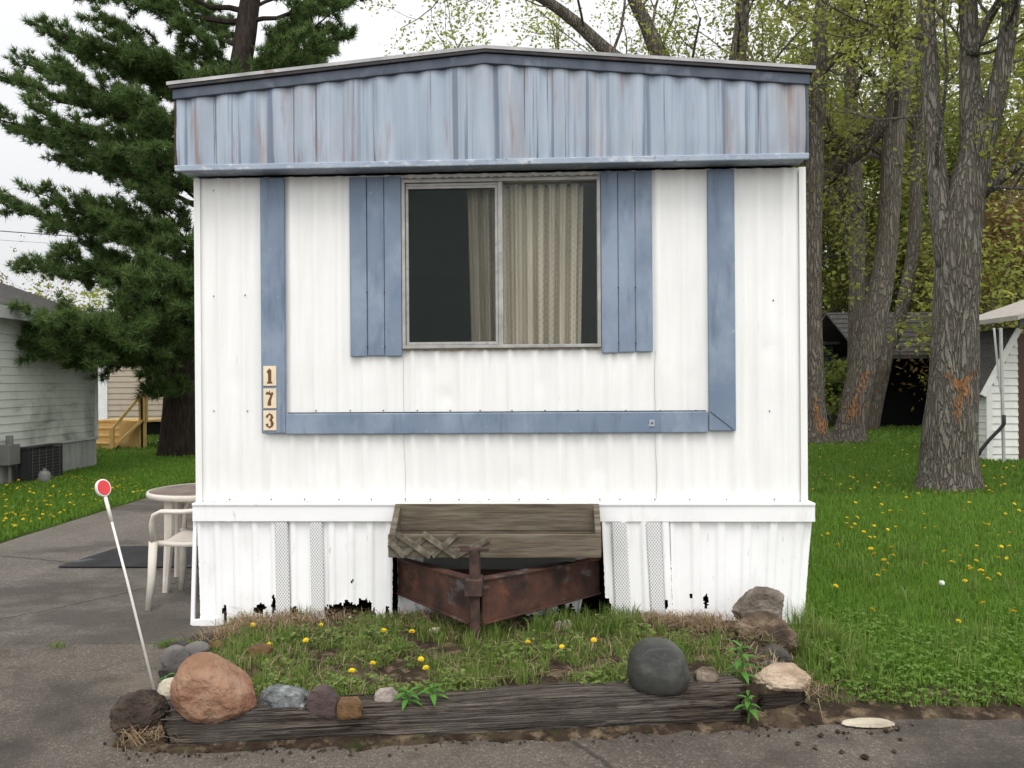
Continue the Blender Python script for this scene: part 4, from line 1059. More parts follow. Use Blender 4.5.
def make_tree(name, label, Y, stems, leafmat_, barkm, seed, limbs=10, L=3.0, per=4, size=.06, spread=.10, kids=(4,4,3), group=None, maxlev=2, t0=.35, extra=(), flare=.35, limb_r=.35, up=.08, outdir=None, parent_scar=None):
    rg=random.Random(seed); b0=stems[0][0]; base=Vector((b0[0],b0[1],0)) if not isinstance(b0,tuple) else None
    root=empty(name,(stems[0][0][0].x,stems[0][0][0].y,0),0,label,'tree',group)
    org=Vector(root.location)
    tm=MB(); lm=MB(); lp=[]
    for si,st in enumerate(stems):
        poly=[(p-org,r) for p,r in st]
        pts,rad=bark_tube(tm,poly,seed+si,n=20 if rad_big(st) else 12,flare=flare if si==0 else 0)
        nl=limbs if si==0 else max(3,int(limbs*.7))
        for k in range(nl):
            t=t0+(1-t0)*(k+rg.random())/nl if si==0 else .15+.85*(k+rg.random())/nl
            i=min(len(pts)-2,int(t*(len(pts)-1))); d=(pts[i+1]-pts[i]).normalized()
            o=Matrix.Rotation(rg.uniform(0,2*PI),3,d)@d.orthogonal().normalized()
            nd=(d*rg.uniform(.2,.7)+o).normalized()
            grow(lm,lp,pts[i],nd,L*rg.uniform(.6,1.1)*(1.1-.5*t),rad[i]*limb_r*rg.uniform(.6,1),0,maxlev,rg,kids,up)
        if pts[-1].z>2: grow(lm,lp,pts[-1],(pts[-1]-pts[-2]),L*.9,rad[-1],0,maxlev,rg,kids,up)
    for (pts,r0,r1) in extra:
        q=[p-org for p in pts]; bark_tube(lm,[(p,r0+(r1-r0)*i/(len(q)-1)) for i,p in enumerate(q)],seed+9,n=9,amp=.04)
        for j in range(len(q)-1):
            for c in range(4):
                p=q[j].lerp(q[j+1],rg.random()); d=(q[j+1]-q[j]).normalized(); o=Matrix.Rotation(rg.uniform(0,2*PI),3,d)@d.orthogonal().normalized()
                grow(lm,lp,p,(d*.5+o).normalized(),L*.5*rg.uniform(.6,1.1),(r0+(r1-r0)*j/len(q))*.35,1,maxlev,rg,kids,up)
    tm.build('trunk',barkm,root,smooth=True)
    lm.build('branches',barkm,root,smooth=True)
    leaves('crown',lp,leafmat_,root,per,size,spread,seed)
    return root
def rad_big(st): return max(r for _,r in st)>.2
def scar(root,pts,wid,Y,seed):
    """orange torn patch hugging the bark: list of (px,py) strips"""
    pass

GT='tall spring trees on the right lawn'
# tree A: big three-stemmed tree
YA=10.1
A0=[(P_(947,502,YA),R_(60,YA)),(P_(948,480,YA),R_(53,YA)),(P_(950,420,YA),R_(48,YA)),(P_(955,340,YA),R_(43,YA)),(P_(958,250,YA),R_(40,YA)),(P_(966,190,YA),R_(34,YA)),(P_(976,150,YA),R_(29,YA)),(P_(970,85,YA+.1),R_(19,YA)),(P_(969,20,YA+.2),R_(17,YA)),(P_(965,-120,YA+.5),R_(13,YA)),(P_(955,-300,YA+.8),R_(8,YA))]
A1=[(P_(950,265,YA),R_(26,YA)),(P_(941,215,YA+.05),R_(21,YA)),(P_(933,130,YA+.2),R_(18,YA)),(P_(928,40,YA+.3),R_(16,YA)),(P_(922,-80,YA+.2),R_(13,YA)),(P_(900,-260,YA-.2),R_(8,YA))]
A2=[(P_(978,170,YA),R_(22,YA)),(P_(990,120,YA-.1),R_(20,YA)),(P_(1003,65,YA-.2),R_(17,YA)),(P_(1013,-10,YA-.3),R_(15,YA)),(P_(1030,-140,YA-.5),R_(11,YA)),(P_(1060,-300,YA-.6),R_(7,YA))]
ta=make_tree('maple_tree','big grey-barked tree with an orange scar on its trunk and three upright stems',YA,[A0,A1,A2],M['leafY'],M['bark'],21,limbs=12,L=2.3,per=9,size=.042,spread=.08,t0=.55,flare=.32,limb_r=.28,kids=(4,4),
   extra=[([P_(980,195,YA),P_(1000,180,YA-.2),P_(1026,160,YA-.5),P_(1070,120,YA-.9)],.075,.03),([P_(972,55,YA),P_(985,25,YA),P_(1003,-5,YA),P_(1030,-60,YA)],.07,.035)],group=None)
# tree B: leaning
YB_=18.0
B0=[(P_(846,449,YB_),R_(34,YB_)),(P_(850,430,YB_),R_(29,YB_)),(P_(858,390,YB_),R_(27,YB_)),(P_(874,320,YB_),R_(24,YB_)),(P_(884,270,YB_),R_(21,YB_)),(P_(890,200,YB_),R_(20,YB_)),(P_(894,130,YB_),R_(21,YB_)),(P_(902,60,YB_),R_(22,YB_)),(P_(892,0,YB_),R_(19,YB_)),(P_(880,-100,YB_),R_(13,YB_)),(P_(870,-200,YB_),R_(8,YB_))]
tb_=make_tree('maple_tree','leaning brown tree in front of the dark shed with a long orange bark scar',YB_,[B0],M['leafO'],M['bark2'],22,limbs=14,L=3.6,per=8,size=.06,spread=.16,t0=.42,kids=(4,4),
   extra=[([P_(884,120,YB_),P_(862,148,YB_+.4),P_(838,168,YB_+.8),P_(812,200,YB_+1.2)],.22,.12)])
C0_=[(P_(818,449,YB_-.2),R_(34,YB_)),(P_(815,430,YB_-.2),R_(25,YB_)),(P_(812,350,YB_),R_(20,YB_)),(P_(812,230,YB_),R_(19,YB_)),(P_(815,150,YB_),R_(18,YB_)),(P_(818,80,YB_),R_(16,YB_)),(P_(822,0,YB_),R_(13,YB_)),(P_(825,-120,YB_),R_(8,YB_))]
tc_=make_tree('maple_tree','straight slim tree right beside the white wall corner of the home',YB_,[C0_],M['leafO'],M['bark2'],23,limbs=14,L=3.2,per=8,size=.06,spread=.16,t0=.42,kids=(4,4))
# bark scars as parts hugging the trunks
from mathutils.bvhtree import BVHTree
def scarpart(root, strokes, Y, wid, seed):
    """torn shards of inner bark lying on the trunk surface"""
    tr=[c for c in root.children if c.name.startswith('trunk')][0]; me=tr.data; org=Vector(root.location)
    bvh=BVHTree.FromPolygons([v.co for v in me.vertices],[tuple(p.vertices) for p in me.polygons]); rg=random.Random(seed); mb=MB()
    for st in strokes:
        P2=[Vector(p) for p in st]
        tot=sum((P2[i+1]-P2[i]).length for i in range(len(P2)-1)); k=int(tot*1.05)+4
        for c in range(k):
            i=rg.randrange(len(P2)-1); q=P2[i].lerp(P2[i+1],rg.random())+Vector((rg.gauss(0,wid),rg.gauss(0,wid*1.2)))
            o=Vector((0,0,CAMZ))-org; d=ray(q.x,q.y).normalized()
            hit=bvh.ray_cast(o+d*2,d)
            if hit[0] is None: continue
            p,nn=hit[0],hit[1]
            if nn.dot(d)>0: nn=-nn
            t=Vector((rg.gauss(0,.35),0,1)); t=(t-nn*t.dot(nn)).normalized(); sd=nn.cross(t)
            kk=Y/FPX; l=rg.uniform(1.0,3.6)*kk; w_=rg.uniform(.4,1.1)*kk; p=p+nn*.006
            mb.poly([p-t*l,p+sd*w_+nn*.004,p+t*l*rg.uniform(.6,1.1)+nn*.003,p-sd*w_])
    mb.build('bark_scar',M['scar'],root)
scarpart(ta,[[(947,375),(954,381),(962,384),(970,378),(974,370)],[(957,420),(958,402),(961,386)],[(949,372),(957,386),(966,392),(973,402)],[(962,398),(965,384),(972,372)],[(956,414),(959,398)]],YA,2.0,1)
scarpart(tb_,[[(862,385),(866,378),(869,372)],[(852,412),(858,409),(866,407)],[(848,418),(855,403),(862,388)]],YB_,2.6,2)
scarpart(tc_,[[(818,428),(824,430),(832,427),(838,430)],[(820,412),(818,420),(822,432)],[(814,400),(818,415),(826,427)]],YB_,1.8,3)
# tree D/E: thinner trees further back
for (lab,Y,pl_,lm_,sd) in (
 ('slim dark tree standing upright behind the leaning tree',22.,[(856,447,17),(856,330,15),(857,230,14),(852,120,12),(848,20,12),(845,-90,7)],'leafG',24),
 ('slim tree leaning right in front of the shed roof',23.,[(868,436,15),(886,360,13),(900,315,12),(914,240,12),(916,140,10),(920,30,8),(925,-80,5)],'leafO',25)):
    st=[(P_(px,py,Y),R_(w_,Y)) for px,py,w_ in pl_]
    make_tree('slim_tree',lab,Y,[st],M[lm_],M['bark2'],sd,limbs=13,L=3.2,per=8,size=.06,spread=.2,t0=.5,kids=(4,4))
# tree F behind the home roof
YF_=17.
F0=[(Vector((P_(735,384,YF_).x,YF_,0)),.30),(P_(735,250,YF_),.26),(P_(730,150,YF_),.24),(P_(735,80,YF_),.20),(P_(742,20,YF_),.15),(P_(748,-80,YF_),.09)]
F1=[(P_(730,160,YF_),.22),(P_(690,105,YF_),.20),(P_(660,55,YF_),.18),(P_(645,22,YF_),.15),(P_(630,-10,YF_),.13),(P_(600,-100,YF_),.07)]
F2=[(P_(728,165,YF_-.3),.20),(P_(660,95,YF_-.3),.17),(P_(606,50,YF_-.3),.145),(P_(570,18,YF_-.3),.12),(P_(530,-8,YF_-.3),.10),(P_(440,-50,YF_-.2),.05)]
make_tree('maple_tree','large spreading tree whose bare limbs rise behind the roof peak',YF_,[F0,F1,F2],M['leafY'],M['bark2'],26,limbs=13,L=3.2,per=7,size=.048,spread=.11,t0=.5,kids=(4,4),limb_r=.25)
# background wood: separate trees
rg=random.Random(77)
bgs=[(800,30,15,'leafO','broad olive-leaved tree behind the slim tree at the home corner'),(838,34,17,'leafG','green tall tree deep behind the leaning trunk'),(872,28,14,'leafO','olive tree rising behind the left end of the dark shed roof'),
     (905,36,18,'leafY','yellow-green tall tree far behind the dark shed'),(940,29,13,'leafG','green tree hidden behind the scarred three-stemmed trunk'),(985,31,16,'leafO','olive tree behind the right end of the dark shed'),
     (1012,22,8,'leafR','rust-leaved small tree behind the white shed roof'),(1035,34,17,'leafY','yellow-green tree at the right frame edge behind the white shed'),(1090,27,15,'leafO','olive tree beyond the right frame edge'),
     (760,36,19,'leafY','tall yellow-green tree behind the right roof end'),(560,40,21,'leafY','sparse tall tree far behind the roof peak'),(420,38,19.5,'leafY','sparse pale tree left of the roof peak, right of the pine'),(860,45,20,'leafO','furthest olive tree glimpsed between the right trunks'),(960,46,21,'leafG','furthest green tree glimpsed right of the scarred trunk')]
for i,(px,Y,hh,lm_,lab) in enumerate(bgs):
    b0=Vector((P_(px,384,Y).x,Y,0)); lean=rg.uniform(-.8,.8)
    st=[(b0,.28),(b0+Vector((lean*.2,0,hh*.25)),.22),(b0+Vector((lean*.6,.2,hh*.5)),.16),(b0+Vector((lean,.3,hh*.75)),.10)]
    lowc=lm_!='leafY' or px>780
    make_tree('background_tree',lab,Y,[st],M[lm_],M['bark2'],40+i,limbs=15 if lowc else 9,L=hh*.27,per=15 if lowc else 10,size=.12 if Y>25 else .075,spread=.42,t0=.15 if lowc else .4,kids=(4,3),limb_r=.4,flare=.2,group='trees of the wood behind the homes')
# small shrubs: undergrowth and the yellow-green bush left
def shrub(lab,px,Y,w_,h_,lm_,seed,n=900,size=.07):
    b0=Vector((P_(px,384,Y).x,Y,0)); root=empty('shrub',b0,0,lab,'shrub'); rg=random.Random(seed); mb=MB(); lp=[]
    for k in range(9):
        a=rg.uniform(0,2*PI); grow(mb,lp,Vector((.1*math.cos(a),.1*math.sin(a),0)),Vector((math.cos(a)*w_/h_*.8,math.sin(a)*w_/h_*.8,1)),h_*rg.uniform(.6,1),.03,0,2,rg,(5,4),.05)
    mb.build('stems',M['bark2'],root); leaves('foliage',lp,M[lm_],root,5,size,.10,seed); return root
shrub('yellow-green bush showing above the left home roof',92,34,1.4,5.2,'leafY',61,size=.10)
shrub('pale flowering bush left of the yellow-green bush',46,36,.8,5.6,'leafR',66,size=.08)
shrub('low green shrub between the two leaning trunks',838,24,.9,1.9,'leafG',63,size=.1)
shrub('tall shrub behind the white shed eave',1000,20,1.6,4.6,'leafY',65,size=.08)

# far wood closing the horizon
r_=np.random.default_rng(31); lp=[]
for k in range(150):
    x=-75+150*(k+r_.random())/150; y=r_.uniform(58,74); hh=r_.uniform(5,8.5) if x<5 else r_.uniform(7,11)
    for j in range(150):
        z=hh*r_.random()**.8; rad=1.6*math.sin(PI*min(.97,.15+.85*z/hh))+.3
        lp.append((x+r_.normal(0,rad*.7),y+r_.normal(0,rad*.7),z))
wd=leaves('distant_woods',lp,M['leafG'],None,3,.26,.35,33); tag(wd,'far strip of spring woodland closing the horizon','woodland',kind='stuff')

# ------------------------------------------------------------------ pine
YP=15.7
pine=empty('pine_tree',(P_(176,384,YP).x,YP,0),0,'tall dark green pine with long drooping boughs leaning over the left lawn','tree')
org=Vector(pine.location)
tp_=[(177,457,37),(179,430,33),(186,350,31),(200,262,27),(216,190,25),(230,120,23),(243,50,21),(250,0,19),(262,-90,15),(275,-200,9),(284,-290,4)]
tm=MB(); pts,rad=bark_tube(tm,[(P_(px,py,YP)-org,R_(w_,YP)) for px,py,w_ in tp_],5,n=18,flare=.18)
tm.build('trunk',M['pinebark'],pine,smooth=True)
def trunk_at(z):
    for i in range(len(pts)-1):
        if pts[i].z<=z<=pts[i+1].z: return pts[i],rad[i]
    return pts[-1],rad[-1]
bm_=MB(); tips=[]; rg=random.Random(9)
boughs=[(48,28,70,-.5),(100,20,75,.6),(6,80,120,.2),(60,72,130,-.8),(120,60,110,1.0),(0,120,165,.3),(40,115,170,-1.0),(90,100,160,1.2),(130,95,150,-1.4),(70,145,200,.4),(110,160,205,-.8),(20,130,185,1.5),(150,150,200,-1.5),
        (5,205,240,.2),(45,195,245,-.9),(110,205,255,.8),(150,190,250,-1.2),
        (25,262,285,.1),(65,258,290,-.8),(110,262,285,1.0),(150,255,290,-1.2),(185,240,280,-1.4),
        (40,318,338,-2.9),(58,335,342,-2.6),(75,318,335,-2.2),(110,325,340,-1.6),(140,310,345,-.9),(165,325,350,-1.6),(95,345,345,-2.0),(70,345,345,-2.5),(85,330,340,-2.4),(120,340,345,-2.0),(50,350,345,-2.7),(185,310,335,-1.6),(130,352,356,-.8),
        (160,385,372,-1.0),(150,370,365,.2),(225,320,340,.8),(240,280,300,-.6),
        (185,150,190,.5),(120,225,255,-1.2),(90,200,240,-.6),(170,270,290,-1.6),(140,280,300,-1.9),(120,295,315,-1.2),(85,245,280,.3),(95,130,190,.2),(30,65,120,.8),(70,45,95,.2),(115,45,90,-.4),(150,70,110,.3),(180,90,120,.9),(180,30,60,-.8),(200,0,40,.9),(150,-5,40,.2),(300,15,70,.3),(340,8,60,-.6),(290,50,90,1.0),(320,45,80,-1.0),(270,70,100,-.7),(200,75,100,-1.0),(215,60,95,1.2),(345,35,75,.6),
        (100,-40,0,.3),(180,-60,-10,-.6),(320,-40,0,.4),(370,-20,20,-.4),(240,-80,-20,.8),(300,-100,-60,.6),(210,-110,-60,-.5),(330,-140,-90,.2),(240,-180,-140,.3),(310,-200,-160,-.3),(60,-25,15,-.2)]
for (px,py,pt,dz) in boughs:
    e=P_(px,py,YP+dz*1.5)-org; zt=(CAMZ+(384-pt)/FPX*YP); s0,r0=trunk_at(zt)
    Lb=(e-s0).length; n=8; bp=[]
    for i in range(n+1):
        t=i/n; q=s0.lerp(e,t); q.z+= -.10*Lb*math.sin(PI*t)*.5+.02*mnoise.noise(Vector((px,t*4,py)))*Lb; q+=rvec(rg)*.05*Lb*.3*(0<t<1); bp.append(q)
    br_=min(.075,.018+.012*Lb)
    bm_.tube(bp,[br_*(1-.8*i/n) for i in range(n+1)],6,cap=False)
    # branchlets
    nb=int(11+Lb*4.6)
    for k in range(nb):
        t=.30+.70*(k+rg.random())/nb if Lb>1.2 else .1+.9*(k+rg.random())/nb
        i=min(n-1,int(t*n)); p=bp[i].lerp(bp[i+1],t*n-i); d=(e-s0).normalized()
        side=d.cross(Vector((0,0,1))).normalized()*(1 if k%2 else -1)
        nd=(d*rg.uniform(.4,1.0)+side*rg.uniform(.3,1.0)+Vector((0,0,rg.uniform(-.45,.65)))).normalized()
        l_=rg.uniform(.35,.85)*(1.15-.5*t)*min(1,.5+Lb*.2)
        tw=[p, p+nd*l_*.5+Vector((0,0,-.02)), p+nd*l_+Vector((0,0,.06*l_))]
        bm_.tube(tw,[.012,.008,.004],3,cap=False)
        m=5+int(l_*15)
        for j in range(m):
            f=.25+.75*(j+rg.random())/m; a=tw[0].lerp(tw[2],f)
            tips.append((a+rvec(rg)*.07, (nd+Vector((0,0,.55))+rvec(rg)*.8).normalized()))
bm_.build('branches',M['pinebark'],pine)
def tufts(name,tips,mat,seed,per=26,L=.15,W=.0085):
    r=np.random.default_rng(seed); P=np.array([tuple(a) for a,_ in tips]); D=np.array([tuple(d) for _,d in tips])
    P=np.repeat(P,per,0); D=np.repeat(D,per,0); n=len(P)
    d=D*.75+r.normal(0,.55,(n,3)); d/=np.linalg.norm(d,axis=1)[:,None]
    l=(L*r.uniform(.7,1.2,n))[:,None]; s=np.cross(d,r.normal(0,1,(n,3))); s/=np.linalg.norm(s,axis=1)[:,None]
    P=P+r.normal(0,.015,(n,3))
    V=np.stack([P-s*W,P+s*W,P+d*l],1).reshape(-1,3)
    return npmesh(name,V,np.arange(n*3).reshape(-1,3),mat,pine)
tufts('crown',tips,M['needle'],3)
print('pine tufts',len(tips))

# ------------------------------------------------------------------ sheds on the right
ds=empty('dark_shed',(0,0,0),0,'dark shingled shed with a black open doorway behind the trees','shed')
Yd=23.5; q=lambda px,py,Y=Yd:at(px,py,Y)
mdk=layered('black_brown_boards',[(.3,(.012,.011,.010)),(.7,(.03,.027,.024))],6,(6,1,1),rough=.9)
x0=q(866,400).x; x1=q(1010,400).x; xd0=q(876,400).x; xd1=q(938,400).x; ze=q(920,355).z; zrdg=q(920,312,Yd+2.2).z
MB().box(x0,xd0,Yd,Yd+.1,0,ze).build('wall',mdk,ds); MB().box(xd1,x1,Yd,Yd+.1,0,ze).build('wall',mdk,ds)
MB().box(x0,x0+.1,Yd+.1,Yd+4.4,0,ze).box(x1-.1,x1,Yd+.1,Yd+4.4,0,ze).box(x0,x1,Yd+4.4,Yd+4.5,0,ze).build('wall',mdk,ds)
MB().box(xd0,xd1,Yd+.5,Yd+.6,0,ze).build('doorway',M['black'],ds)  # black sheet behind the opening, inner shade put in as colour
m_=MB(); m_.hexa([(x0-.3,Yd-.35,ze-.08),(x1+.3,Yd-.35,ze-.08),(x1+.3,Yd+2.2,zrdg-.06),(x0-.3,Yd+2.2,zrdg-.06),(x0-.3,Yd-.35,ze),(x1+.3,Yd-.35,ze),(x1+.3,Yd+2.2,zrdg),(x0-.3,Yd+2.2,zrdg)])
m_.hexa([(x0-.3,Yd+2.2,zrdg-.06),(x1+.3,Yd+2.2,zrdg-.06),(x1+.3,Yd+4.8,ze-.08),(x0-.3,Yd+4.8,ze-.08),(x0-.3,Yd+2.2,zrdg),(x1+.3,Yd+2.2,zrdg),(x1+.3,Yd+4.8,ze),(x0-.3,Yd+4.8,ze)])
M['shing2']=layered('grey_shingle',[(.3,(.055,.052,.05)),(.7,(.115,.108,.10))],14,(1,1,3),rough=.95,bump=.5,bscale=14)
rk=m_.build('roof',M['shing2'],ds)
for k in range(9):
    t=(k+.5)/9; y=Yd-.35+2.55*t; z=ze+(zrdg-ze)*t
    MB().box(x0-.3,x1+.3,y-.02,y+.0,z+.0,z+.022).build('shingle_course',M['shing2'],rk)
MB().box(x0-.3,x1+.3,Yd-.38,Yd-.352,ze-.12,ze+.005).build('fascia',plain('shed_fascia',(.06,.058,.055),.8),ds)
# pale house corner glimpsed left of the shed
bl_=empty('blue_house',(0,0,0),0,'narrow glimpse of a slate-blue house with white base behind the corner tree','house')
Y2=26.; xa=at(826,400,Y2).x; xb=at(833.5,400,Y2).x
MB().box(xa-4,xb,Y2,Y2+5,at(830,411,Y2).z,at(830,345,Y2).z).build('wall',plain('slate_blue_wall',(.06,.085,.10),.7),bl_)
MB().box(xa-4,xb+.1,Y2-.06,Y2+5,0.,at(830,411,Y2).z-.003).build('base',plain('white_base',(.55,.55,.53),.7),bl_)
MB().prism_y([(xa-4.3,at(830,345,Y2).z+.003),(xb+.1,at(830,345,Y2).z+.003),(xb+.1,at(830,345,Y2).z+.1),(xa-4.3,at(830,345,Y2).z+.1)],Y2-.3,Y2+5.3).build('roof',mshing,bl_)
# white shed
ws=empty('white_shed',(0,0,0),0,'white lap-sided shed with grey eave cut by the right frame edge','shed')
Yw=13.6; q=lambda px,py,Y=Yw:at(px,py,Y)
mws=layered('white_lap_paint',[(.3,(.58,.58,.54)),(.7,(.72,.72,.68))],3,rough=.6,layers=[((.35,.33,.28),4,V1,.58,.72,.4)])
xa=q(977,440).x; xb=q(1018,440).x; zlow=q(985,390).z; zhi=q(1014,332).z
xm=q(987,440).x
# wall under the rake: stacked laps clipped by the slope
mb=MB(); n=17
for k in range(n):
    z0_=.02+(zhi-.02)*k/n; z1_=.02+(zhi-.02)*(k+1)/n
    xl_=xm if z1_<zlow else xm+(xb-xm)*min(1,(z1_-zlow)/(zhi-zlow))
    if xl_>=xb-.02: continue
    mb.hexa([(xl_,Yw-.022,z0_),(xb,Yw-.022,z0_),(xb,Yw+.02,z0_),(xl_,Yw+.02,z0_),(xl_,Yw-.004,z1_-.002),(xb,Yw-.004,z1_-.002),(xb,Yw+.02,z1_-.002),(xl_,Yw+.02,z1_-.002)])
mb.build('front_wall',mws,ws)
lap_wall(MB(),(xm,Yw+1.5),(xm,Yw),.02,zlow,.115,(-1,0,0)).build('side_wall',mws,ws)
MB().bar((xm-.1,Yw-.05,zlow-.1),(xb-.0,Yw-.05,zhi+.05),.05,.09).build('rake_board',mws,ws)
MB().hexa([(xm-.15,Yw-.02,zlow-.12),(xb+.02,Yw-.02,zhi+.02),(xb+.02,Yw+1.5,zhi+.02),(xm-.15,Yw+1.5,zlow-.12),(xm-.15,Yw-.02,zlow-.05),(xb+.02,Yw-.02,zhi+.09),(xb+.02,Yw+1.5,zhi+.09),(xm-.15,Yw+1.5,zlow-.05)]).build('lean_to_roof',mshing,ws)
MB().box(xm-.03,xm+.07,Yw-.045,Yw-.024,.02,zlow+.02).build('corner_board',mws,ws)
MB().box(xb+.0,xb+1.2,Yw-.02,Yw+.05,.02,2.28).build('door',plain('brown_door',(.07,.035,.025),.6),ws)
MB().box(xb+.003,xb+2.6,Yw+.06,Yw+1.2,.02,2.2).build('core',M['dark'],ws)
er0=q(992,322); er1=q(1040,303)
MB().hexa([(er0.x,Yw-.7,er0.z-.02),(er1.x+2,Yw-.7,er1.z+.6),(er1.x+2,Yw+1.2,er1.z+.6),(er0.x,Yw+1.2,er0.z-.02),(er0.x,Yw-.7,er0.z+.06),(er1.x+2,Yw-.7,er1.z+.68),(er1.x+2,Yw+1.2,er1.z+.68),(er0.x,Yw+1.2,er0.z+.06)]).build('roof',plain('grey_roof_slab',(.36,.33,.30),.8),ws)
MB().hexa([(er0.x+.05,Yw-.66,er0.z-.14),(er1.x+2,Yw-.66,er1.z+.46),(er1.x+2,Yw-.62,er1.z+.46),(er0.x+.05,Yw-.62,er0.z-.14),(er0.x+.05,Yw-.66,er0.z-.022),(er1.x+2,Yw-.66,er1.z+.598),(er1.x+2,Yw-.62,er1.z+.598),(er0.x+.05,Yw-.62,er0.z-.022)]).build('eave_board',plain('dark_eave',(.05,.045,.042),.8),ws)
pp=q(1004,470,Yw-.5)
MB().tube([(pp.x,pp.y,0),(pp.x-.02,pp.y,1.2),(pp.x-.04,pp.y,q(1003,328,Yw-.5).z)],.028,8).build('post',plain('grey_pipe',(.42,.42,.40),.5,metal=.3),ws)
MB().tube([q(994,328,Yw-.4),q(999,380,Yw-.4),q(1003,405,Yw-.45)],.018,6).build('brace_pipe',plain('white_pipe',(.6,.6,.58),.5),ws)
hs=MB().tube([q(976,459,Yw-.5),q(981,450,Yw-.5),q(990,439,Yw-.52),q(999,430,Yw-.54),q(1004,424,Yw-.56),q(1004,415,Yw-.56)],.03,8).build('hose',plain('black_hose',(.012,.012,.012),.5),smooth=True)
tag(hs,'black hose drooping from the pipe post of the white shed','hose')

# ------------------------------------------------------------------ grass
def blades(name, P, hgt, wid, mat, seed, lean=.5, kind='stuff', hvar=.5):
    r=np.random.default_rng(seed); n=len(P); P=np.asarray(P)
    h=hgt*(1-hvar+2*hvar*r.random(n)) if not hasattr(hgt,'__len__') else hgt*(1-hvar+2*hvar*r.random(n))
    w_=(wid*r.uniform(.6,1.3,n))
    a=r.uniform(0,2*PI,n); s=np.stack([np.cos(a),np.sin(a),0*a],1)*w_[:,None]
    b=r.uniform(0,2*PI,n); ln=np.abs(r.normal(0,lean,n)); L=np.stack([np.cos(b)*ln,np.sin(b)*ln,0*b],1)
    up=np.zeros((n,3)); up[:,2]=1
    m1=P+(up*.6+L*.25)*h[:,None]; tip=P+(up*(1-.35*np.minimum(ln,1.2))[:,None]+L*.9)*h[:,None]
    V=np.stack([P-s,P+s,m1+s*.8,m1-s*.8,tip],1).reshape(-1,3)
    i=np.arange(n)*5; F=np.concatenate([np.stack([i,i+1,i+2],1),np.stack([i,i+2,i+3],1),np.stack([i+3,i+2,i+4],1)])
    o=npmesh(name,V,F,mat); tag(o,kind=kind); return o
rr=np.random.default_rng(12)
def field(n,x0,x1,y0,y1,test):
    X=rr.uniform(x0,x1,n); Y=rr.uniform(y0,y1,n); out=[]
    for x,y in zip(X,Y):
        z=test(x,y)
        if z is not None: out.append((x,y,z))
    return np.array(out)
def home_right(y): return (HM@Vector((XR+.05,max(0,y-HC.y),0))).x
def lawn_ok(x,y):
    if y<4.65:
        t=bedt(x,y)
        if x<bed_xr(t)-.02+.08*nz(x,y,5): return None
    elif x<home_right(y): return None
    if y<lawn_edge(x)-.03: return None
    if nz(x,y,1.2,5)+.4*nz(x,y,4,6)<-.42: 
        if rr.random()<.6: return None
    return hlawn(x,y)-.005
tagl=lambda o,l,c:tag(o,l,c)
g_=blades('lawn_grass',field(46000,1.35,5.2,3.36,5.6,lawn_ok),.060,.0028,M['grass'],1,.55); tag(g_,'bright green lawn grass beside the white home','grass')
g_=blades('lawn_grass',field(60000,1.9,8.6,5.5,9.5,lawn_ok),.060,.0042,M['grass'],2,.5); tag(g_,'green lawn grass around the foot of the scarred tree','grass')
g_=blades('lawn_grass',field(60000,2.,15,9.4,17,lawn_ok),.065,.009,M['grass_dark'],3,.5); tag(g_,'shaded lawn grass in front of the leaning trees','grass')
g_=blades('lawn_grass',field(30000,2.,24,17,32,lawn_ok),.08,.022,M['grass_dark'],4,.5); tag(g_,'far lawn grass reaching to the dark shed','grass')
# taller tufts
cl_=[]; 
for k in range(70):
    x=rr.uniform(1.5,5); y=rr.uniform(3.5,6.2)
    if lawn_ok(x,y) is None: continue
    for j in range(28): cl_.append((x+rr.normal(0,.035),y+rr.normal(0,.035),hlawn(x,y)))
for k in range(40):
    x=rr.uniform(1.42,1.75); y=rr.uniform(3.55,4.5)
    for j in range(22): cl_.append((x+rr.normal(0,.03),y+rr.normal(0,.03),.01))
g_=blades('grass_tufts',np.array(cl_),.13,.0032,M['bedgrass'],5,.45); tag(g_,'taller pale grass tufts scattered in the near lawn','grass')
sl1=lambda x,y:.015 if x<DRL-.02+.1*nz(0,y,1.3)-(max(0,6.9-y)*6)-(max(0,y-14)*.1) else None
g_=blades('side_lawn_grass',field(75000,-8.5,-4.6,6.3,17,sl1),.055,.008,M['grass'],6,.5); tag(g_,'lawn grass strip along the left driveway edge','grass')
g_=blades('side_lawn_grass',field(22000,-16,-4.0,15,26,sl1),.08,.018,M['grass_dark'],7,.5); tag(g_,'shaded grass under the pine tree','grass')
# bed
def bed_ok(dens):
    def f(x,y):
        t=bedt(x,y)
        if not(.02<t<1.0 and bed_xl(t)+.03<x<bed_xr(t)-.04): return None
        if nz(x,y,3.2,7)+.5*nz(x,y,8,2)+dens<rr.random()*.5-.1: return None
        return hbed(x,y)-.004
    return f
def bed_green(x,y):
    z=bed_ok(.22)(x,y)
    if z is None: return None
    t=bedt(x,y)
    if x<-.9 and t>.7 and rr.random()<.6: return None
    if x>.75 and t>.55 and rr.random()<.9: return None
    if x>1.0 and rr.random()<.85: return None
    return z
g_=blades('bed_grass',field(38000,-1.85,1.4,3.1,4.7,bed_green),.047,.0026,M['bedgrass'],8,.75); tag(g_,'patchy green grass growing in the garden bed','grass')
cl_=[]
for k in range(120):
    x=rr.uniform(-1.5,1.05); y=rr.uniform(3.35,4.6); z=bed_green(x,y)
    if z is None: continue
    for j in range(22): cl_.append((x+rr.normal(0,.02),y+rr.normal(0,.02),z))
for k in range(46):
    x=rr.uniform(.1,.72); y=rr.uniform(4.2,4.55)
    for j in range(20): cl_.append((x+rr.normal(0,.02),y+rr.normal(0,.02),hbed(x,y)))
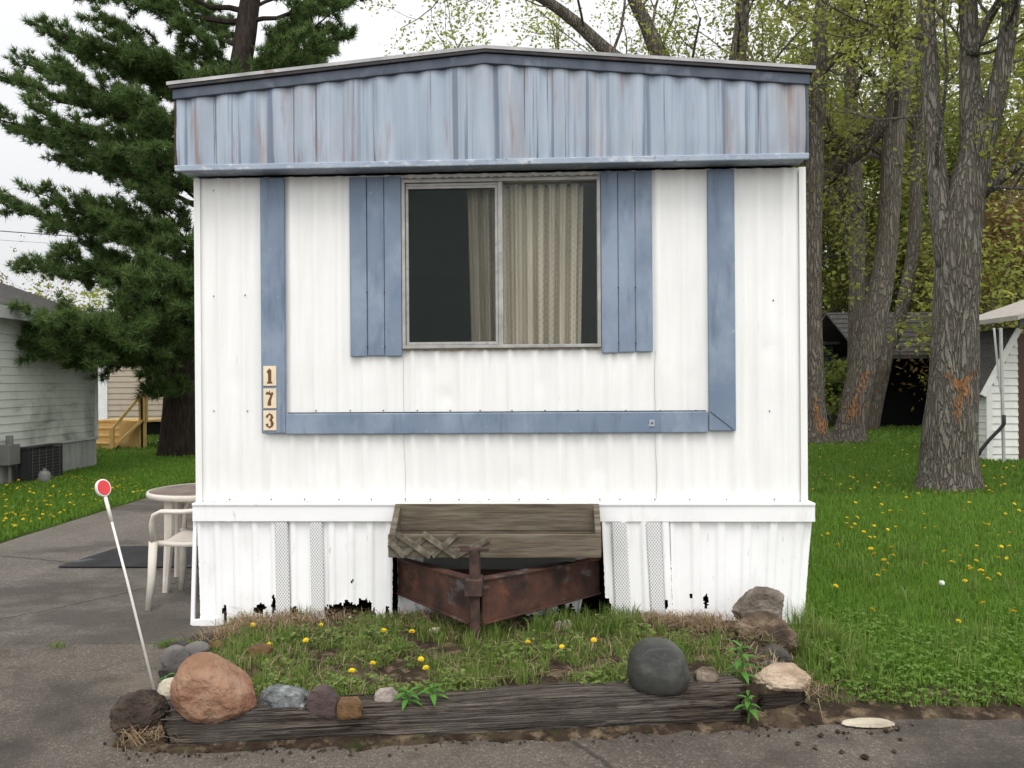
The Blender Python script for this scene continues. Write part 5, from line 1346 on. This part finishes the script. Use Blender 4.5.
g_=blades('bed_grass_tufts',np.array(cl_),.095,.0028,M['bedgrass'],9,.6); tag(g_,'longer grass tufts in the bed near the hitch','grass')
def bed_straw(x,y):
    z=bed_ok(.25)(x,y)
    if z is None: return None
    return z+rr.uniform(0,.012)
P=field(4500,-1.85,1.55,3.1,4.75,bed_straw)
ex=[]
for (cx,cy,n_,s_) in ((.85,4.42,700,.10),(1.05,4.35,700,.09),(-1.55,4.4,600,.12),(-1.25,4.5,500,.14),(-1.42,3.18,160,.03),(-1.52,3.12,120,.04),(1.42,4.2,700,.10),(1.35,3.55,250,.07),(-.45,4.55,400,.12)):
    for k in range(n_):
        x=rr.normal(cx,s_); y=min(rr.normal(cy,s_*.6),yface(x)-.03); ex.append((x,y,max(0,hbed(x,y))+rr.uniform(0,.03)))
P=np.concatenate([P,np.array(ex)])
g_=blades('dry_straw',P,.055,.0022,M['straw'],10,2.2); tag(g_,'dry brown straw and thatch lying in the bed','dry grass')
# driveway crack weeds
cr=[]
for (px,n_) in ((55,12),(62,20),(165,20),(172,60),(180,70),(190,50),(198,30),(215,14)):
    b=gnd(px*.98,647+rr.uniform(-1,1))
    for k in range(n_): cr.append((b.x+rr.normal(0,.025),b.y+rr.normal(0,.012),.004))
g_=blades('crack_weeds',np.array(cr),.035,.0028,M['bedgrass'],11,.8); tag(g_,'small green weeds in the driveway joint','weeds')
# clover leaves by the road
def clover(name,P,size,seed,mat):
    r=np.random.default_rng(seed); n=len(P); P=np.asarray(P); V=[];F=[]
    P=P+np.stack([0*P[:,0],0*P[:,0],r.uniform(.02,.07,n)],1)
    for k in range(3):
        a=r.uniform(0,2*PI,n)*0+np.arange(n)*1.7+k*2.094; d=np.stack([np.cos(a),np.sin(a),r.normal(0,.25,n)],1); s=np.stack([-np.sin(a),np.cos(a),r.normal(0,.25,n)],1)
        z=(size*r.uniform(.6,1.2,n))[:,None]
        V.append(np.stack([P,P+d*z*.7+s*z*.5,P+d*z*1.05+s*z*.12,P+d*z*1.05-s*z*.12,P+d*z*.7-s*z*.5],1))
    V=np.concatenate(V).reshape(-1,3); m=len(V)//5
    return npmesh(name,V,np.arange(m*5).reshape(-1,5),mat)
P=field(9000,1.5,5.2,3.38,5.0,lambda x,y:(hlawn(x,y) if (lawn_ok(x,y) is not None and rr.random()<1.15-(y-3.4)/1.1+.9*nz(x,y,1.8,3)) else None))
Pb=field(3200,-1.5,1.0,3.2,4.6,lambda x,y:(bed_green(x,y) if nz(x,y,2.5,8)>.05 else None))
tag(clover('ground_cover',Pb,.019,3,M['bedgrass']),'small broad-leaved ground cover between the bed grasses','ground cover',kind='stuff')
tag(clover('clover',P,.017,1,M['clover']),'low clover leaves along the road edge of the lawn','clover',kind='stuff')
# clods of earth at the bed corner and along the timber
r_=np.random.default_rng(5); mb=MB()
for k in range(1000):
    if k<480: x=r_.normal(1.36,.15); y=r_.normal(3.75,.30)
    elif k<930: x=r_.uniform(-1.5,1.3); y=ylog(x)-.078-abs(r_.normal(0,.045))
    else: x=r_.normal(-1.5,.09); y=r_.normal(3.12,.05)
    s=r_.uniform(.004,.019)*(1 if k<480 else .5); z=max(0,terrain(x,y))
    b=len(mb.v); c=Vector((x,y,z+s*.3))
    for (vx,vy,vz) in ((1,0,0),(-1,0,0),(0,1,0),(0,-1,0),(0,0,1),(0,0,-1)):
        mb.v.append(tuple(c+Vector((vx*s*r_.uniform(.7,1.3),vy*s*r_.uniform(.7,1.3),vz*s*r_.uniform(.5,.9)))))
    for f in ((0,2,4),(2,1,4),(1,3,4),(3,0,4),(2,0,5),(1,2,5),(3,1,5),(0,3,5)): mb.f.append(tuple(b+i for i in f))
tag(mb.build('earth_clods',M['soil']),'crumbs of dark earth spilled round the bed','earth',kind='stuff')

# dandelions
def flower_head():
    mb=MB(); rg=random.Random(2)
    for ring,(r0,n,zl) in enumerate(((.020,16,.002),(.016,14,.006),(.010,10,.009))):
        for k in range(n):
            a=2*PI*k/n+ring*.3+rg.uniform(-.1,.1); c,s=math.cos(a),math.sin(a); w_=.0035
            mb.poly([(0,0,zl*.6),(c*r0*.6-s*w_,s*r0*.6+c*w_,zl),(c*r0,s*r0,zl+rg.uniform(-.001,.003)),(c*r0*.6+s*w_,s*r0*.6-c*w_,zl)])
    return mb
fh=flower_head(); stem_me=None
# small ones: a single mesh with two materials
me=None
def small_dandelion():
    mb=MB(); mb.tube([(0,0,-.06),(.004,0,-.03),(0,0,0)],.0016,4)
    ns=len(mb.f); b=len(mb.v); mb.v+=fh.v; mb.f+=[tuple(i+b for i in f) for f in fh.f]
    o=mb.build('dandelion',M['stem']); o.data.materials.append(M['yellow'])
    for i,p in enumerate(o.data.polygons): p.material_index=0 if i<ns else 1
    return o
d0=small_dandelion(); first=True
def put_small(p,hh,sc,lab,grp):
    global first
    if first: o=d0; first=False
    else: o=d0.copy(); COL.objects.link(o)
    o.location=(p.x,p.y,p.z+hh); o.scale=(sc,sc,max(1,sc)); o.rotation_euler=(rr.uniform(-.1,.6),rr.uniform(-.3,.3),rr.uniform(0,6))
    tag(o,lab,'dandelion',grp)
spots=[(245,209),(310,226),(318,241),(272,241),(285,238)]
n=0
while n<125:
    px=rr.uniform(812,1024); py=445+ (rr.beta(1.3,2.6))*195
    p=drop(px,py)
    if lawn_ok(p.x,p.y) is None: continue
    put_small(p,.06,rr.uniform(.75,1.15),'yellow dandelion flower open in the lawn right of the white home','dandelions in the right lawn'); n+=1
for px,py in ((871,557),(884,569),(893,564),(944,560),(952,571),(971,578),(884,580),(983,614),(981,580),(1013,623),(838,553)):
    put_small(drop(px,py),.065,1.25,'yellow dandelion flower open in the lawn right of the white home','dandelions in the right lawn')
n=0
while n<120:
    px=rr.uniform(0,150); py=rr.uniform(478,532); p=gnd(px,py,.03)
    if p.x>DRL-.1: continue
    put_small(p,.05,rr.uniform(.65,1.05),'yellow dandelion flower open in the grass strip left of the driveway','dandelions in the left grass strip'); n+=1
bedf=[(253,635,'leftmost dandelion in the bed, by the skirting'),(270,655,'dandelion beside the orange brick fragment'),(306,651,'dandelion right of the orange brick fragment'),(321,635,'dandelion near the skirting left of its black tear'),(384,641,'dandelion in front of the black tear in the skirting'),(373,675,'dandelion just left of the pair in mid bed'),(421,671,'upper dandelion of the close pair in mid bed'),(426,680,'lower dandelion of the close pair in mid bed'),(352,683,'dandelion close behind the ochre stone'),(412,642,'small dandelion under the left hitch beam'),(528,653,'dandelion right of the hitch jack foot'),(594,651,'dandelion left of the black stone'),(562,658,'small dandelion between the jack and the black stone')]
proto=None
for px,py,lab in bedf:
    p=drop(px,py)
    if proto is None:
        proto=empty('dandelion',(0,0,0)); 
        fh.build('flower_head',M['yellow'],proto); MB().tube([(0,0,-.07),(.005,0,-.03),(0,0,0.001)],.002,5).build('stem',M['stem'],proto); o=proto
    else: o=copy_tree(proto)
    sc=rr.uniform(.75,1.05); o.location=(p.x,p.y,p.z+.055); o.scale=(sc,sc,sc); o.rotation_euler=(.25+rr.uniform(-.2,.2),rr.uniform(-.2,.2),0)
    tag(o,lab[0].upper()+lab[1:] if False else 'yellow '+lab,'dandelion','dandelions in the garden bed')
# seed head in the right lawn
p=drop(942,596); sd=empty('dandelion_clock',(p.x,p.y,p.z),0,'round white dandelion seed head in the right lawn','dandelion')
bm=bmesh.new(); bmesh.ops.create_icosphere(bm,subdivisions=2,radius=.018)
for v in bm.verts: v.co.z+=.085; v.co+=Vector((rr.normal(0,.0015),rr.normal(0,.0015),rr.normal(0,.0015)))
me=bpy.data.meshes.new('seed_head'); bm.to_mesh(me); bm.free(); link('seed_head',me,plain('seed_fluff',(.55,.57,.52),.9),sd)
MB().tube([(0,0,0),(0,0,.08)],.0018,5).build('stem',M['stem'],sd)

# leafy weeds
def weed(lab,px,py,h_,n,seed,ll=.07,Y=None):
    p=drop(px,py) if Y is None else at(px,py,Y); root=empty('leafy_weed',p,0,lab,'weed'); rg=random.Random(seed)
    MB().tube([(0,0,-.02),(.01,0,h_*.5),(0,-.01,h_)],[.004,.0035,.002],6).build('stem',M['weed'],root)
    mb=MB()
    for k in range(n):
        t=(k+1)/n; z=h_*(.15+.85*t); a=k*2.4+rg.uniform(-.3,.3); l=ll*rg.uniform(.7,1.1)*(1.15-.4*t); c,s=math.cos(a),math.sin(a); w_=l*.15; rise=.35+.5*t
        rows=[]
        for i in range(6):
            f=i/5; r_=l*f; zz=z+l*(rise*f-.75*f*f); ww=w_*math.sin(PI*min(1,f*.93+.07))
            rows.append([(c*r_-s*ww,s*r_+c*ww,zz+.004),(c*r_,s*r_,zz),(c*r_+s*ww,s*r_-c*ww,zz+.004)])
        mb.grid(rows)
    mb.build('leaves',M['weed'],root,smooth=True)
weed('tall light green leafy weed behind the timber end, left of the tan rock',741,684,.17,16,1,.095)
weed('light green leafy weed sprouting in front of the timber end',748,718,.09,12,2,.075,Y=3.22)
weed('small leafy weed at the foot of the marker rod',166,690,.06,9,3,.06)
weed('low leafy weed spilling over the timber in mid bed',408,705,.05,10,4,.085,Y=3.17)
weed('low leafy weed on the timber right of the small pale stone',432,700,.05,9,5,.08,Y=3.2)
print('done')
